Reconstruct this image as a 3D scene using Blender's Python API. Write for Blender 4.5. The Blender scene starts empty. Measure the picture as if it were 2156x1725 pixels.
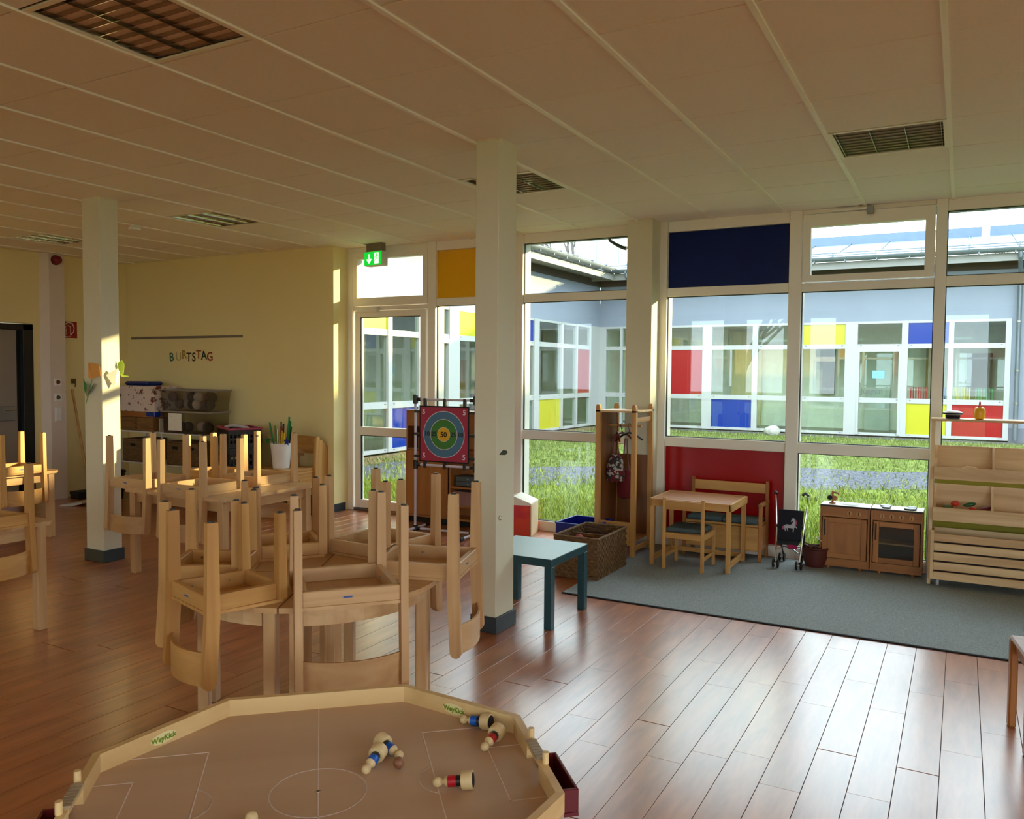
import bpy, bmesh, math, random
from mathutils import Vector, Matrix
random.seed(7)
PI = math.pi
C = bpy.context.scene.collection
sc = bpy.context.scene

# ------------------------------------------------------------------ camera, sky, sun, exposure
cam_d = bpy.data.cameras.new('camera')
cam = bpy.data.objects.new('camera', cam_d); C.objects.link(cam)
YAW, PITCH, ROLL = -0.50324937, -0.0458291, 0.00809042
fw = Vector((math.sin(YAW)*math.cos(PITCH), math.cos(YAW)*math.cos(PITCH), math.sin(PITCH)))
rt = Vector((math.cos(YAW), -math.sin(YAW), 0)); up = rt.cross(fw)
r2 = rt*math.cos(ROLL)+up*math.sin(ROLL); u2 = -rt*math.sin(ROLL)+up*math.cos(ROLL)
cam.matrix_world = Matrix(((r2.x, u2.x, -fw.x, 0), (r2.y, u2.y, -fw.y, 0), (r2.z, u2.z, -fw.z, 1.585), (0, 0, 0, 1)))
cam_d.sensor_width = 36; cam_d.lens = 36*1719.75/2156; cam_d.clip_end = 300; cam_d.clip_start = 0.05
sc.camera = cam

SUN_TAN, SUN_SLOPE = 1.05, 0.315           # azimuth tangent from +Y towards +X, and fall per metre of Y
world = bpy.data.worlds.new('world'); sc.world = world; world.use_nodes = True
nt = world.node_tree; bg = nt.nodes['Background']
bg.inputs[0].default_value = (0.80, 0.90, 1.0, 1); bg.inputs[1].default_value = 2.3
sun_d = bpy.data.lights.new('sun', 'SUN'); sun_d.energy = 5.0; sun_d.color = (1.0, 0.78, 0.40); sun_d.angle = math.radians(0.8)
sun = bpy.data.objects.new('sun', sun_d); C.objects.link(sun)
sun.rotation_euler = Vector((-SUN_TAN, -1, -SUN_SLOPE)).to_track_quat('-Z', 'Y').to_euler()
sc.view_settings.view_transform = 'Standard'; sc.view_settings.look = 'None'
sc.view_settings.gamma = 1.0; sc.view_settings.use_curve_mapping = False
sc.view_settings.exposure = 1.6
sc.cycles.max_bounces = 10; sc.cycles.diffuse_bounces = 6; sc.cycles.glossy_bounces = 5
sc.cycles.transparent_max_bounces = 16; sc.cycles.transmission_bounces = 6
sc.cycles.sample_clamp_indirect = 6.0; sc.cycles.blur_glossy = 0.8
sc.cycles.caustics_reflective = False; sc.cycles.caustics_refractive = False

# ------------------------------------------------------------------ materials
def lin(c):
    return tuple((x/12.92 if x <= 0.04045 else ((x+0.055)/1.055)**2.4) for x in c)
def rgb(r, g, b): return lin((r/255, g/255, b/255))+(1,)
MATS = {}
def mat(name, col, rough=0.6, metal=0.0, spec=0.5, noise=0.06, nscale=6.0, bump=0.0, coat=0.0):
    if name in MATS: return MATS[name]
    m = bpy.data.materials.new(name); m.use_nodes = True; MATS[name] = m
    N = m.node_tree.nodes; L = m.node_tree.links; b = N['Principled BSDF']
    b.inputs['Roughness'].default_value = rough; b.inputs['Metallic'].default_value = metal
    b.inputs['Specular IOR Level'].default_value = spec; b.inputs['Coat Weight'].default_value = coat
    tc = N.new('ShaderNodeTexCoord'); nz = N.new('ShaderNodeTexNoise'); nz.inputs['Scale'].default_value = nscale; nz.inputs['Detail'].default_value = 3
    L.new(tc.outputs['Object'], nz.inputs['Vector'])
    rp = N.new('ShaderNodeValToRGB'); rp.color_ramp.elements[0].position = 0.3; rp.color_ramp.elements[1].position = 0.7
    rp.color_ramp.elements[0].color = tuple(x*(1-noise) for x in col[:3])+(1,); rp.color_ramp.elements[1].color = tuple(min(1, x*(1+noise)) for x in col[:3])+(1,)
    L.new(nz.outputs['Fac'], rp.inputs['Fac']); L.new(rp.outputs['Color'], b.inputs['Base Color'])
    if bump:
        bp = N.new('ShaderNodeBump'); bp.inputs['Strength'].default_value = bump; bp.inputs['Distance'].default_value = 0.01
        L.new(nz.outputs['Fac'], bp.inputs['Height']); L.new(bp.outputs['Normal'], b.inputs['Normal'])
    return m
def wood(name, c1, c2, axis='Z', scale=9.0, rough=0.42, stretch=0.09, coat=0.0, contrast=(0.3, 0.72)):
    key = name+'_'+axis
    if key in MATS: return MATS[key]
    m = bpy.data.materials.new(key); m.use_nodes = True; MATS[key] = m
    N = m.node_tree.nodes; L = m.node_tree.links; b = N['Principled BSDF']
    b.inputs['Roughness'].default_value = rough; b.inputs['Coat Weight'].default_value = coat
    tc = N.new('ShaderNodeTexCoord'); mp = N.new('ShaderNodeMapping'); oi = N.new('ShaderNodeObjectInfo'); ad = N.new('ShaderNodeVectorMath'); ad.operation = 'ADD'
    L.new(tc.outputs['Object'], ad.inputs[0]); L.new(oi.outputs['Random'], ad.inputs[1]); L.new(ad.outputs[0], mp.inputs['Vector'])
    s = [1.0, 1.0, 1.0]; s['XYZ'.index(axis)] = stretch; mp.inputs['Scale'].default_value = s
    nz = N.new('ShaderNodeTexNoise'); nz.inputs['Scale'].default_value = scale; nz.inputs['Detail'].default_value = 5; nz.inputs['Distortion'].default_value = 1.2
    L.new(mp.outputs['Vector'], nz.inputs['Vector'])
    rp = N.new('ShaderNodeValToRGB'); rp.color_ramp.elements[0].position = contrast[0]; rp.color_ramp.elements[1].position = contrast[1]
    rp.color_ramp.elements[0].color = c1; rp.color_ramp.elements[1].color = c2
    L.new(nz.outputs['Fac'], rp.inputs['Fac']); L.new(rp.outputs['Color'], b.inputs['Base Color'])
    bp = N.new('ShaderNodeBump'); bp.inputs['Strength'].default_value = 0.08; bp.inputs['Distance'].default_value = 0.004
    L.new(nz.outputs['Fac'], bp.inputs['Height']); L.new(bp.outputs['Normal'], b.inputs['Normal'])
    return m
def glass(name, tint=(0.93, 0.97, 0.95), ior=1.5, rough=0.0):
    if name in MATS: return MATS[name]
    m = bpy.data.materials.new(name); m.use_nodes = True; MATS[name] = m
    N = m.node_tree.nodes; L = m.node_tree.links; N.remove(N['Principled BSDF']); out = N['Material Output']
    tr = N.new('ShaderNodeBsdfTransparent'); tr.inputs[0].default_value = tint+(1,)
    gl = N.new('ShaderNodeBsdfGlossy'); gl.inputs['Roughness'].default_value = rough; gl.inputs['Color'].default_value = (0.95, 0.97, 1, 1)
    fr = N.new('ShaderNodeFresnel'); fr.inputs['IOR'].default_value = ior
    nz = N.new('ShaderNodeTexNoise'); nz.inputs['Scale'].default_value = 1.5
    mu = N.new('ShaderNodeMath'); mu.operation = 'MULTIPLY_ADD'; mu.inputs[1].default_value = 1.7; mu.inputs[2].default_value = 0.0
    ge = N.new('ShaderNodeNewGeometry'); iv = N.new('ShaderNodeMath'); iv.operation = 'SUBTRACT'; iv.inputs[0].default_value = 1.0; L.new(ge.outputs['Backfacing'], iv.inputs[1])
    m2 = N.new('ShaderNodeMath'); m2.operation = 'MULTIPLY'; L.new(fr.outputs[0], m2.inputs[0]); L.new(iv.outputs[0], m2.inputs[1])
    L.new(m2.outputs[0], mu.inputs[0])
    mx = N.new('ShaderNodeMixShader'); L.new(mu.outputs[0], mx.inputs[0]); L.new(tr.outputs[0], mx.inputs[1]); L.new(gl.outputs[0], mx.inputs[2]); L.new(mx.outputs[0], out.inputs[0])
    return m

BE = (rgb(188, 144, 94), rgb(212, 174, 124))         # pale beech
BG = (rgb(180, 128, 66), rgb(212, 164, 96))          # golden beech
def beech(ax): return wood('pale_beech_wood', BE[0], BE[1], ax)
def golden(ax): return wood('golden_beech_wood', BG[0], BG[1], ax)
PINE = (rgb(196, 156, 108), rgb(226, 194, 146))
def pine(ax): return wood('pine_wood', PINE[0], PINE[1], ax, scale=7, rough=0.55, contrast=(0.35, 0.6))
def darkbeech(ax): return wood('honey_wood', rgb(146, 90, 42), rgb(178, 118, 62), ax)
wall_m = mat('cream_wall_paint', rgb(236, 220, 160), 0.75, noise=0.02, nscale=1.2)
col_m = mat('pale_column_paint', rgb(218, 212, 184), 0.6, noise=0.02, nscale=2)
white_wall_m = mat('white_wall_paint', rgb(225, 212, 200), 0.7, noise=0.02)
frame_m = mat('white_window_frame', rgb(238, 232, 218), 0.35, noise=0.01)
base_m = mat('dark_skirting', rgb(38, 48, 52), 0.45)
tile_m = mat('ceiling_tile_board', rgb(242, 238, 236), 0.9, noise=0.015, nscale=60, bump=0.05)
grid_m = mat('ceiling_grid_metal', rgb(244, 240, 232), 0.4, noise=0.01)
groove_m = mat('dark_groove', rgb(45, 30, 22), 0.8)
black_m = mat('black_plastic', rgb(16, 16, 18), 0.4)
blackm_m = mat('matt_black', rgb(14, 13, 14), 0.85)
white_m = mat('white_plastic', rgb(236, 236, 234), 0.4, noise=0.01)
chrome_m = mat('chrome', rgb(210, 212, 215), 0.18, metal=1.0, noise=0.01)
steel_m = mat('brushed_steel', rgb(150, 146, 140), 0.35, metal=0.9, noise=0.03)
zinc_m = mat('zinc_sheet', rgb(112, 122, 130), 0.45, metal=0.5, noise=0.08)
outframe_m = mat('outdoor_white_frame', rgb(176, 178, 176), 0.4, noise=0.01)
red_panel_m = mat('red_facade_panel', rgb(160, 4, 12), 0.22, spec=.35, noise=0.02, nscale=2)
blue_panel_m = mat('blue_facade_panel', rgb(8, 50, 150), 0.2, noise=0.02, nscale=2)
navy_panel_m = mat('navy_facade_panel', rgb(2, 22, 88), 0.3, spec=.2, noise=0.02, nscale=2)
yellow_panel_m = mat('yellow_facade_panel', rgb(235, 205, 20), 0.25, noise=0.02, nscale=2)
ochre_panel_m = mat('deep_yellow_panel', rgb(236, 176, 0), 0.25, noise=0.02, nscale=2)
lemon_panel_m = mat('lemon_facade_panel', rgb(180, 176, 44), 0.25, noise=0.02, nscale=2)
render_m = mat('pale_render_wall', rgb(134, 143, 158), 0.85, noise=0.03, nscale=1.5)
clear_m = glass('window_glass')
farglass_m = glass('far_window_glass', (0.88, 0.95, 0.91), 1.6)
plasticclear_m = glass('clear_plastic', (0.72, 0.70, 0.66), 1.45, 0.15)

# ------------------------------------------------------------------ mesh builder
class MB:
    def __init__(s): s.v = []; s.f = []; s.sm = False
    def add(s, vs, fs):
        o = len(s.v); s.v += [tuple(v) for v in vs]; s.f += [tuple(i+o for i in f) for f in fs]; return s
    def box(s, c, d, rz=0, b=0.0, M=None):
        x, y, z = d[0]/2, d[1]/2, d[2]/2
        if b <= 0:
            vs = [Vector((i*x, j*y, k*z)) for i in (-1, 1) for j in (-1, 1) for k in (-1, 1)]
            fs = [(0, 1, 3, 2), (4, 6, 7, 5), (0, 4, 5, 1), (2, 3, 7, 6), (0, 2, 6, 4), (1, 5, 7, 3)]
        else:
            b = min(b, x*.9, y*.9, z*.9); vs = []; idx = {}
            for i in (-1, 1):
                for j in (-1, 1):
                    for k in (-1, 1):
                        for a in range(3):
                            p = [i*(x-b), j*(y-b), k*(z-b)]; p[a] = (i*x, j*y, k*z)[a]
                            idx[(i, j, k, a)] = len(vs); vs.append(Vector(p))
            fs = []
            for sg in (-1, 1):
                q = [(sg, -1, -1), (sg, 1, -1), (sg, 1, 1), (sg, -1, 1)]
                for a in range(3):
                    def perm(t): return tuple(t[(n-a) % 3] for n in range(3))
                    f = [idx[perm(t)+(a,)] for t in q]; fs.append(tuple(f if sg > 0 else f[::-1]))
            for a in range(3):
                bb, cc = (a+1) % 3, (a+2) % 3
                for sb in (-1, 1):
                    for s2 in (-1, 1):
                        k0 = [0]*3; k1 = [0]*3; k0[a] = -1; k1[a] = 1; k0[bb] = k1[bb] = sb; k0[cc] = k1[cc] = s2
                        f = [idx[tuple(k0)+(bb,)], idx[tuple(k1)+(bb,)], idx[tuple(k1)+(cc,)], idx[tuple(k0)+(cc,)]]
                        fs.append(tuple(f if sb*s2 > 0 else f[::-1]))
            for i in (-1, 1):
                for j in (-1, 1):
                    for k in (-1, 1):
                        f = [idx[(i, j, k, a)] for a in range(3)]; fs.append(tuple(f if i*j*k > 0 else f[::-1]))
        R = Matrix.Rotation(rz, 4, 'Z') if rz else Matrix.Identity(4)
        T = Matrix.Translation(c) @ R
        if M is not None: T = M @ T
        return s.add([T @ v for v in vs], fs)
    def bx(s, x0, x1, y0, y1, z0, z1, b=0.0): return s.box(((x0+x1)/2, (y0+y1)/2, (z0+z1)/2), (abs(x1-x0), abs(y1-y0), abs(z1-z0)), 0, b)
    def prism(s, pts, t0, t1, plane='XY', M=None):      # pts polygon (ccw), extruded along the third axis
        n = len(pts)
        def P(a, b, t):
            return {'XY': Vector((a, b, t)), 'YZ': Vector((t, a, b)), 'XZ': Vector((a, t, b))}[plane]
        vs = [P(a, b, t0) for a, b in pts]+[P(a, b, t1) for a, b in pts]
        if M is not None: vs = [M @ v for v in vs]
        fs = [tuple(range(n))[::-1], tuple(range(n, 2*n))]+[(i, (i+1) % n, n+(i+1) % n, n+i) for i in range(n)]
        if plane == 'XZ': fs = [f[::-1] for f in fs]
        return s.add(vs, fs)
    def lathe(s, prof, n=16, M=None, cap=True):
        vs = []; fs = []
        for r, z in prof:
            for i in range(n): a = 2*PI*i/n; vs.append(Vector((r*math.cos(a), r*math.sin(a), z)))
        for k in range(len(prof)-1):
            for i in range(n): j = (i+1) % n; fs.append((k*n+i, k*n+j, (k+1)*n+j, (k+1)*n+i))
        if cap:
            fs.append(tuple(range(n))[::-1]); fs.append(tuple((len(prof)-1)*n+i for i in range(n)))
        if M is not None: vs = [M @ v for v in vs]
        return s.add(vs, fs)
    def tube(s, pts, r, n=8, r2=None):
        pts = [Vector(p) for p in pts]; vs = []; fs = []; m = len(pts)
        t0 = (pts[1]-pts[0]).normalized(); ref = Vector((0, 0, 1)) if abs(t0.z) < .9 else Vector((1, 0, 0)); a = t0.cross(ref).normalized()
        for k, p in enumerate(pts):
            t = (pts[min(k+1, m-1)]-pts[max(k-1, 0)]).normalized(); a = (a-t*a.dot(t)).normalized(); b = t.cross(a)
            rr = r if r2 is None else r+(r2-r)*k/(m-1)
            for i in range(n): g = 2*PI*i/n; vs.append(p+a*rr*math.cos(g)+b*rr*math.sin(g))
        for k in range(m-1):
            for i in range(n): j = (i+1) % n; fs.append((k*n+i, k*n+j, (k+1)*n+j, (k+1)*n+i))
        fs.append(tuple(range(n))[::-1]); fs.append(tuple((m-1)*n+i for i in range(n)))
        return s.add(vs, fs)
    def sphere(s, c, r, n=14, m=8, sc_=(1, 1, 1), M=None):
        prof = [(max(1e-4, r*math.sin(PI*k/m)), -r*math.cos(PI*k/m)) for k in range(m+1)]
        T = Matrix.Translation(c) @ Matrix.Diagonal((sc_[0], sc_[1], sc_[2], 1))
        if M is not None: T = M @ T
        return s.lathe(prof, n, T)
    def mesh(s, name, m, smooth=False):
        me = bpy.data.meshes.new(name); me.from_pydata([tuple(v) for v in s.v], [], s.f)
        me.materials.append(m)
        if smooth:
            me.polygons.foreach_set('use_smooth', [True]*len(me.polygons))
            try: me.set_sharp_from_angle(angle=math.radians(40))
            except Exception: pass
        me.update(); return me
    def build(s, name, m, parent=None, smooth=False):
        o = bpy.data.objects.new(name, s.mesh(name, m, smooth)); C.objects.link(o)
        if parent is not None: o.parent = parent
        return o
def tag(o, label=None, cat=None, group=None, kind=None):
    if label: o['label'] = label
    if cat: o['category'] = cat
    if group: o['group'] = group
    if kind: o['kind'] = kind
    return o
def empty(name, loc=(0, 0, 0), rot=(0, 0, 0)):
    o = bpy.data.objects.new(name, None); C.objects.link(o); o.location = loc; o.rotation_euler = rot; o.empty_display_size = .05; return o
def kids(o): return [c for c in bpy.data.objects if c.parent == o]
def copy_tree(o, parent=None, table=None):
    c = o.copy(); C.objects.link(c); c.parent = parent
    for ch in table.get(o.name, []): copy_tree(ch, c, table)
    return c
def dup(o, loc=None, rot=None, label=None, group=None):
    table = {}
    for x in bpy.data.objects:
        if x.parent: table.setdefault(x.parent.name, []).append(x)
    c = copy_tree(o, None, table)
    if loc is not None: c.location = loc
    if rot is not None: c.rotation_euler = rot
    if label: c['label'] = label
    if group: c['group'] = group
    return c
def struct(o): o['kind'] = 'structure'; return o
def text_mesh(txt, size, m, name='lettering', ext=0.0008, bold=0.0):
    cu = bpy.data.curves.new(name, 'FONT'); cu.body = txt; cu.size = size; cu.extrude = ext; cu.align_x = 'CENTER'; cu.align_y = 'CENTER'; cu.resolution_u = 3; cu.offset = bold
    ob = bpy.data.objects.new(name, cu); C.objects.link(ob)
    dg = bpy.context.evaluated_depsgraph_get(); me = bpy.data.meshes.new_from_object(ob.evaluated_get(dg))
    bpy.data.objects.remove(ob); me.materials.clear(); me.materials.append(m)
    return me
def place_text(txt, size, m, M, parent=None, name='lettering', bold=0.0, ext=0.0008):
    o = bpy.data.objects.new(name, text_mesh(txt, size, m, name, ext, bold)); C.objects.link(o)
    if parent is not None: o.parent = parent
    o.matrix_local = M; return o
def basis(loc, xa, ya):
    xa = Vector(xa).normalized(); ya = Vector(ya).normalized(); za = xa.cross(ya)
    return Matrix(((xa.x, ya.x, za.x, loc[0]), (xa.y, ya.y, za.y, loc[1]), (xa.z, ya.z, za.z, loc[2]), (0, 0, 0, 1)))

# ------------------------------------------------------------------ room shell
XL, XR, YB, YW, HC = -9.65, 4.2, -4.5, 7.27, 2.963
# floor planks
def plank_mat():
    m = bpy.data.materials.new('laminate_plank'); m.use_nodes = True; N = m.node_tree.nodes; L = m.node_tree.links; b = N['Principled BSDF']
    tc = N.new('ShaderNodeNewGeometry'); mp = N.new('ShaderNodeMapping'); mp.inputs['Scale'].default_value = (1.0, 0.16, 1)
    L.new(tc.outputs['Position'], mp.inputs['Vector'])
    oi = N.new('ShaderNodeObjectInfo')
    nz = N.new('ShaderNodeTexNoise'); nz.inputs['Scale'].default_value = 14; nz.inputs['Detail'].default_value = 5; nz.inputs['Roughness'].default_value = .55; nz.inputs['Distortion'].default_value = 0.2
    sc7 = N.new('ShaderNodeMath'); sc7.operation = 'MULTIPLY'; sc7.inputs[1].default_value = 7; L.new(oi.outputs['Random'], sc7.inputs[0]); ad = N.new('ShaderNodeVectorMath'); ad.operation = 'ADD'; L.new(mp.outputs[0], ad.inputs[0]); L.new(sc7.outputs[0], ad.inputs[1]); L.new(ad.outputs[0], nz.inputs['Vector'])
    rp = N.new('ShaderNodeValToRGB'); rp.color_ramp.elements[0].position = .25; rp.color_ramp.elements[1].position = .8
    rp.color_ramp.elements[0].color = rgb(138, 70, 36); rp.color_ramp.elements[1].color = rgb(200, 122, 72)
    L.new(nz.outputs['Fac'], rp.inputs['Fac']); L.new(rp.outputs['Color'], b.inputs['Base Color'])
    b.inputs['Roughness'].default_value = .31
    b.inputs['Specular IOR Level'].default_value = 1.0
    b.inputs['Coat Weight'].default_value = .6; b.inputs['Coat Roughness'].default_value = 0.22; b.inputs['Coat IOR'].default_value = 1.6
    bp = N.new('ShaderNodeBump'); bp.inputs['Strength'].default_value = .06; bp.inputs['Distance'].default_value = .002
    L.new(nz.outputs['Fac'], bp.inputs['Height']); L.new(bp.outputs['Normal'], b.inputs['Normal'])
    return m
plank_m = plank_mat()
floor = struct(MB().bx(XL-.1, XR+.1, YB-.1, YW+.12, -.06, -.0035).build('floor', groove_m))
PW, PL = 0.1528, 0.905
planks = []
offs = {0: 3.854, -1: 3.595, -2: 4.181, -3: 3.609, -4: 4.088, -8: 3.502, -7: 3.183, -9: 4.08}
k0 = math.floor((XL-.118)/PW); k1 = math.ceil((XR-.118)/PW)
for k in range(k0, k1):
    x0 = .118+(k)*PW; x1 = x0+PW
    kk = k+1
    o0 = offs.get(kk, random.random()*PL*1.0)
    y = o0-math.ceil((o0-YB)/PL)*PL
    while y < YW+.1:
        a, b_ = max(y, YB), min(y+PL, YW+.1)
        if b_-a > .03: planks.append((max(x0, XL), min(x1, XR), a, b_))
        y += PL
def in_view(x, y):
    d = Vector((x, y, -1.585)); dz = d.dot(fw)
    if dz < .3: return False
    px = 1078+1719.75*d.dot(r2)/dz; py = 862.5-1719.75*d.dot(u2)/dz
    return -120 < px < 2276 and py < 1850
def pd(p): return math.hypot((p[0]+p[1])/2, (p[2]+p[3])/2)
vis = sorted([p for p in planks if in_view((p[0]+p[1])/2, (p[2]+p[3])/2) and not ((p[0]+p[1])/2 > -2.5 and p[2] > 5.4)], key=pd)
near = set(vis[:300]); G = .0013
pm = {}
for p in vis[:300]:
    key = (round(p[1]-p[0], 3), round(p[3]-p[2], 2))
    if key not in pm: pm[key] = MB().box((0, 0, -.003), (key[0]-2*G, key[1]-4.4*G, .006), 0, .0006).mesh('plank', plank_m)
    o = bpy.data.objects.new('plank', pm[key]); C.objects.link(o); o.parent = floor; o.location = ((p[0]+p[1])/2, (p[2]+p[3])/2, 0)
rest = MB()
for p in planks:
    if p not in near: rest.bx(p[0]+G, p[1]-G, p[2]+G, p[3]-G, -.006, 0)
tag(rest.build('far_planks', plank_m, floor), kind='stuff')

# carpet (grey, thin, with bound edge)
def carpet_mat():
    m = bpy.data.materials.new('grey_carpet'); m.use_nodes = True; N = m.node_tree.nodes; L = m.node_tree.links; b = N['Principled BSDF']
    tc = N.new('ShaderNodeNewGeometry'); nz = N.new('ShaderNodeTexNoise'); nz.inputs['Scale'].default_value = 260; nz.inputs['Detail'].default_value = 3
    L.new(tc.outputs['Position'], nz.inputs['Vector']); rp = N.new('ShaderNodeValToRGB'); rp.color_ramp.elements[0].position = .3; rp.color_ramp.elements[1].position = .7
    rp.color_ramp.elements[0].color = rgb(104, 110, 112); rp.color_ramp.elements[1].color = rgb(172, 180, 180)
    L.new(nz.outputs['Fac'], rp.inputs['Fac']); L.new(rp.outputs['Color'], b.inputs['Base Color']); b.inputs['Roughness'].default_value = .95
    b.inputs['Specular IOR Level'].default_value = .2
    bp = N.new('ShaderNodeBump'); bp.inputs['Strength'].default_value = .6; bp.inputs['Distance'].default_value = .004; L.new(nz.outputs['Fac'], bp.inputs['Height']); L.new(bp.outputs['Normal'], b.inputs['Normal'])
    return m
cr = empty('carpet', (0, 0, 0)); tag(cr, 'large grey low-pile carpet under the play kitchen and toy shelf', 'carpet')
pts = [(-2.47, 5.27), (3.9, 5.27), (3.9, 7.2), (-2.44, 7.2), (-2.50, 6.3)]
MB().prism(pts, 0.0005, .009).build('pile', carpet_mat(), cr)
MB().bx(-2.475, 3.9, 5.255, 5.271, .0005, .008).build('edge_binding', blackm_m, cr)

# walls
def wallbox(name, x0, x1, y0, y1, z0=0, z1=None, m=None): return struct(MB().bx(x0, x1, y0, y1, z0, z1 if z1 else HC+.2).build(name, m or wall_m))
w = MB()
w.bx(XL-.2, XL, YB, 4.62, 0, HC+.2); w.bx(XL-.2, XL, 5.75, 7.2, 0, HC+.2); w.bx(XL-.2, XL, 4.62, 5.75, 2.11, HC+.2)
wl = struct(w.build('wall_left', wall_m))
pil = MB().prism([(XL, 5.84), (XL+.10, 5.90), (XL+.10, 6.09), (XL, 6.09)], 0, HC).build('pilaster', white_wall_m, wl)
wb_ = MB().bx(XL, -6.12, 7.0, 7.45, 0, HC+.2).build('wall_back', wall_m); struct(wb_)
struct(MB().bx(XL, -6.121, 6.985, 7.0, 0, .09, .002).build('baseboard_back', base_m))
struct(MB().bx(-6.12, -6.108, 6.985, 7.19, 0, .09, .002).build('baseboard_reveal', base_m))
# wall behind the camera with tall windows, right wall
ops = [(-9.3, -8.2), (-5.75, -4.85), (-4.45, -3.5), (-3.05, -2.4), (-.4, .5), (1.6, 3.2)]
rw = MB(); xs = [XL-.2]+[v for o in ops for v in o]+[XR+.2]
for i in range(0, len(xs), 2): rw.bx(xs[i], xs[i+1], YB-.25, YB, 0, HC+.2)
for a, b_ in ops: rw.bx(a, b_, YB-.25, YB, 2.9, HC+.2); rw.bx(a, b_, YB-.25, YB, 0, .12)
struct(rw.build('wall_rear', wall_m))
for i, (a, b_) in enumerate(ops):
    o = MB(); o.bx(a+.06, b_-.06, YB-.12, YB-.05, .12, .19); o.bx(a+.06, b_-.06, YB-.12, YB-.05, 2.83, 2.9); o.bx(a, a+.06, YB-.12, YB-.05, .12, 2.9); o.bx(b_-.06, b_, YB-.12, YB-.05, .12, 2.9); o.bx(a+.06, b_-.06, YB-.12, YB-.05, .93, 1.0)
    wn = struct(o.build('window_%d' % (20+i), frame_m)); MB().bx(a+.05, b_-.05, YB-.09, YB-.08, .15, 2.87).build('pane', clear_m, wn)
wr = MB(); wr.bx(XR, XR+.2, 2.2, 7.5, 0, HC+.2); wr.bx(XR, XR+.2, YB, 2.2, 2.85, HC+.2); wr.bx(XR, XR+.2, YB, 2.2, 0, .5)
for y in (-4.4, -2.3, -.1, 2.1): wr.bx(XR, XR+.2, y-.1, y+.1, .5, 2.85)
struct(wr.build('wall_right', wall_m))
# ceiling: slab, tiles, bars
struct(MB().bx(XL-.3, XR+.3, YB-.3, YW+.16, HC+.02, HC+.3).build('ceiling', tile_m))
ceil = bpy.data.objects['ceiling']
T = .625; GX, GY = -1.3515, 2.5138
lights = [(-3.2265, 1.8888), (-6.3515, 5.0138), (-1.3515+.625, 5.0138), (-3.2265, 5.0138), (-8.8515, 5.0138), (-6.3515, 1.8888), (-.7265, 1.8888), (-3.2265, -1.2362), (-.7265, -1.2362), (2.3985, 5.0138), (2.3985, 1.8888)]
lights = [(round(a, 4), round(b, 4)) for a, b in lights]
tmesh = {}; far = MB()
i0 = math.floor((XL-GX)/T); i1 = math.ceil((XR-GX)/T); j0 = math.floor((-1.6-GY)/T); j1 = math.ceil((YW-GY)/T)
for i in range(i0, i1):
    for j in range(j0, j1):
        x0, y0 = GX+i*T, GY+j*T
        if any(abs(x0-a) < .02 and abs(y0-b_) < .02 for a, b_ in lights): continue
        xa, xb, ya, yb = max(x0, XL), min(x0+T, XR), max(y0, -1.6), min(y0+T, YW)
        if xb-xa < .02 or yb-ya < .02: continue
        if j < -3 or (x0 > 1.6):
            far.bx(xa+.006, xb-.006, ya+.002, yb-.002, HC-.002, HC+.02); continue
        key = (round(xb-xa, 3), round(yb-ya, 3))
        if key not in tmesh: tmesh[key] = MB().box((0, 0, .009), (key[0]-.012, key[1]-.007, .022), 0, .003).mesh('ceiling_tile', tile_m)
        o = bpy.data.objects.new('ceiling_tile', tmesh[key]); C.objects.link(o); o.parent = ceil; o.location = ((xa+xb)/2, (ya+yb)/2, HC)
tag(far.build('far_ceiling_tiles', tile_m, ceil), kind='stuff')
bm_ = MB().box((0, 0, 0), (.024, YW+1.6, .010)).mesh('grid_bar', grid_m)
for i in range(i0+1, i1):
    o = bpy.data.objects.new('grid_bar', bm_); C.objects.link(o); o.parent = ceil; o.location = (GX+i*T, (YW-1.6)/2, HC-.007)
# recessed louvre lamps
mirror_m = mat('mirror_louvre', rgb(190, 182, 170), 0.10, metal=1.0, noise=0.01)
tube_m = mat('fluorescent_tube', rgb(230, 230, 225), 0.3)
LL = ['louvred ceiling lamp nearest the camera at the upper left corner', 'louvred ceiling lamp beside the smoke detector', 'louvred ceiling lamp above the play kitchen',
      'louvred ceiling lamp partly hidden behind the front column', 'louvred ceiling lamp between the left column and the red siren']
def lamp(x, y, label, first=[None]):
    if first[0] is None:
        t = empty('ceiling_lamp', (x, y, HC)); tag(t, label, 'ceiling lamp', 'square louvred ceiling lamps')
        h = MB(); s = .305
        h.bx(-s, s, -s, s, .085, .09)
        for sx in (-1, 1): h.bx(sx*s-.004, sx*s+.004, -s, s, 0, .09); h.bx(-s+.004, s-.004, sx*s-.004, sx*s+.004, 0, .085)
        h.build('housing', mirror_m, t)
        f = MB()
        for sx in (-1, 1): f.bx(sx*.293-.012, sx*.293+.012, -.305, .305, -.004, .004); f.bx(-.28, .28, sx*.293-.012, sx*.293+.012, -.004, .004)
        f.build('frame', grid_m, t)
        for k in range(3): MB().tube([(-.17+.17*k, -.27, .06), (-.17+.17*k, .27, .06)], .013, 8).build('tube', tube_m, t, True)
        for k in range(4):
            xx = -.27+.18*k
            MB().prism([(xx-.001, .0), (xx+.001, .0), (xx+.008, .045), (xx-.008, .045)], -.28, .28, 'XZ').build('louvre_blade', mirror_m, t)
        for k in range(9):
            yy = -.256+.064*k
            MB().prism([(yy-.001, .002), (yy+.001, .002), (yy+.003, .040), (yy-.003, .040)], -.28, .28, 'YZ').build('louvre_slat', mirror_m, t)
        first[0] = t
        return t
    return dup(first[0], (x, y, HC), None, label)
for n, (x, y) in enumerate(lights[:5]): lamp(x+T/2, y+T/2, LL[n])
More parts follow.
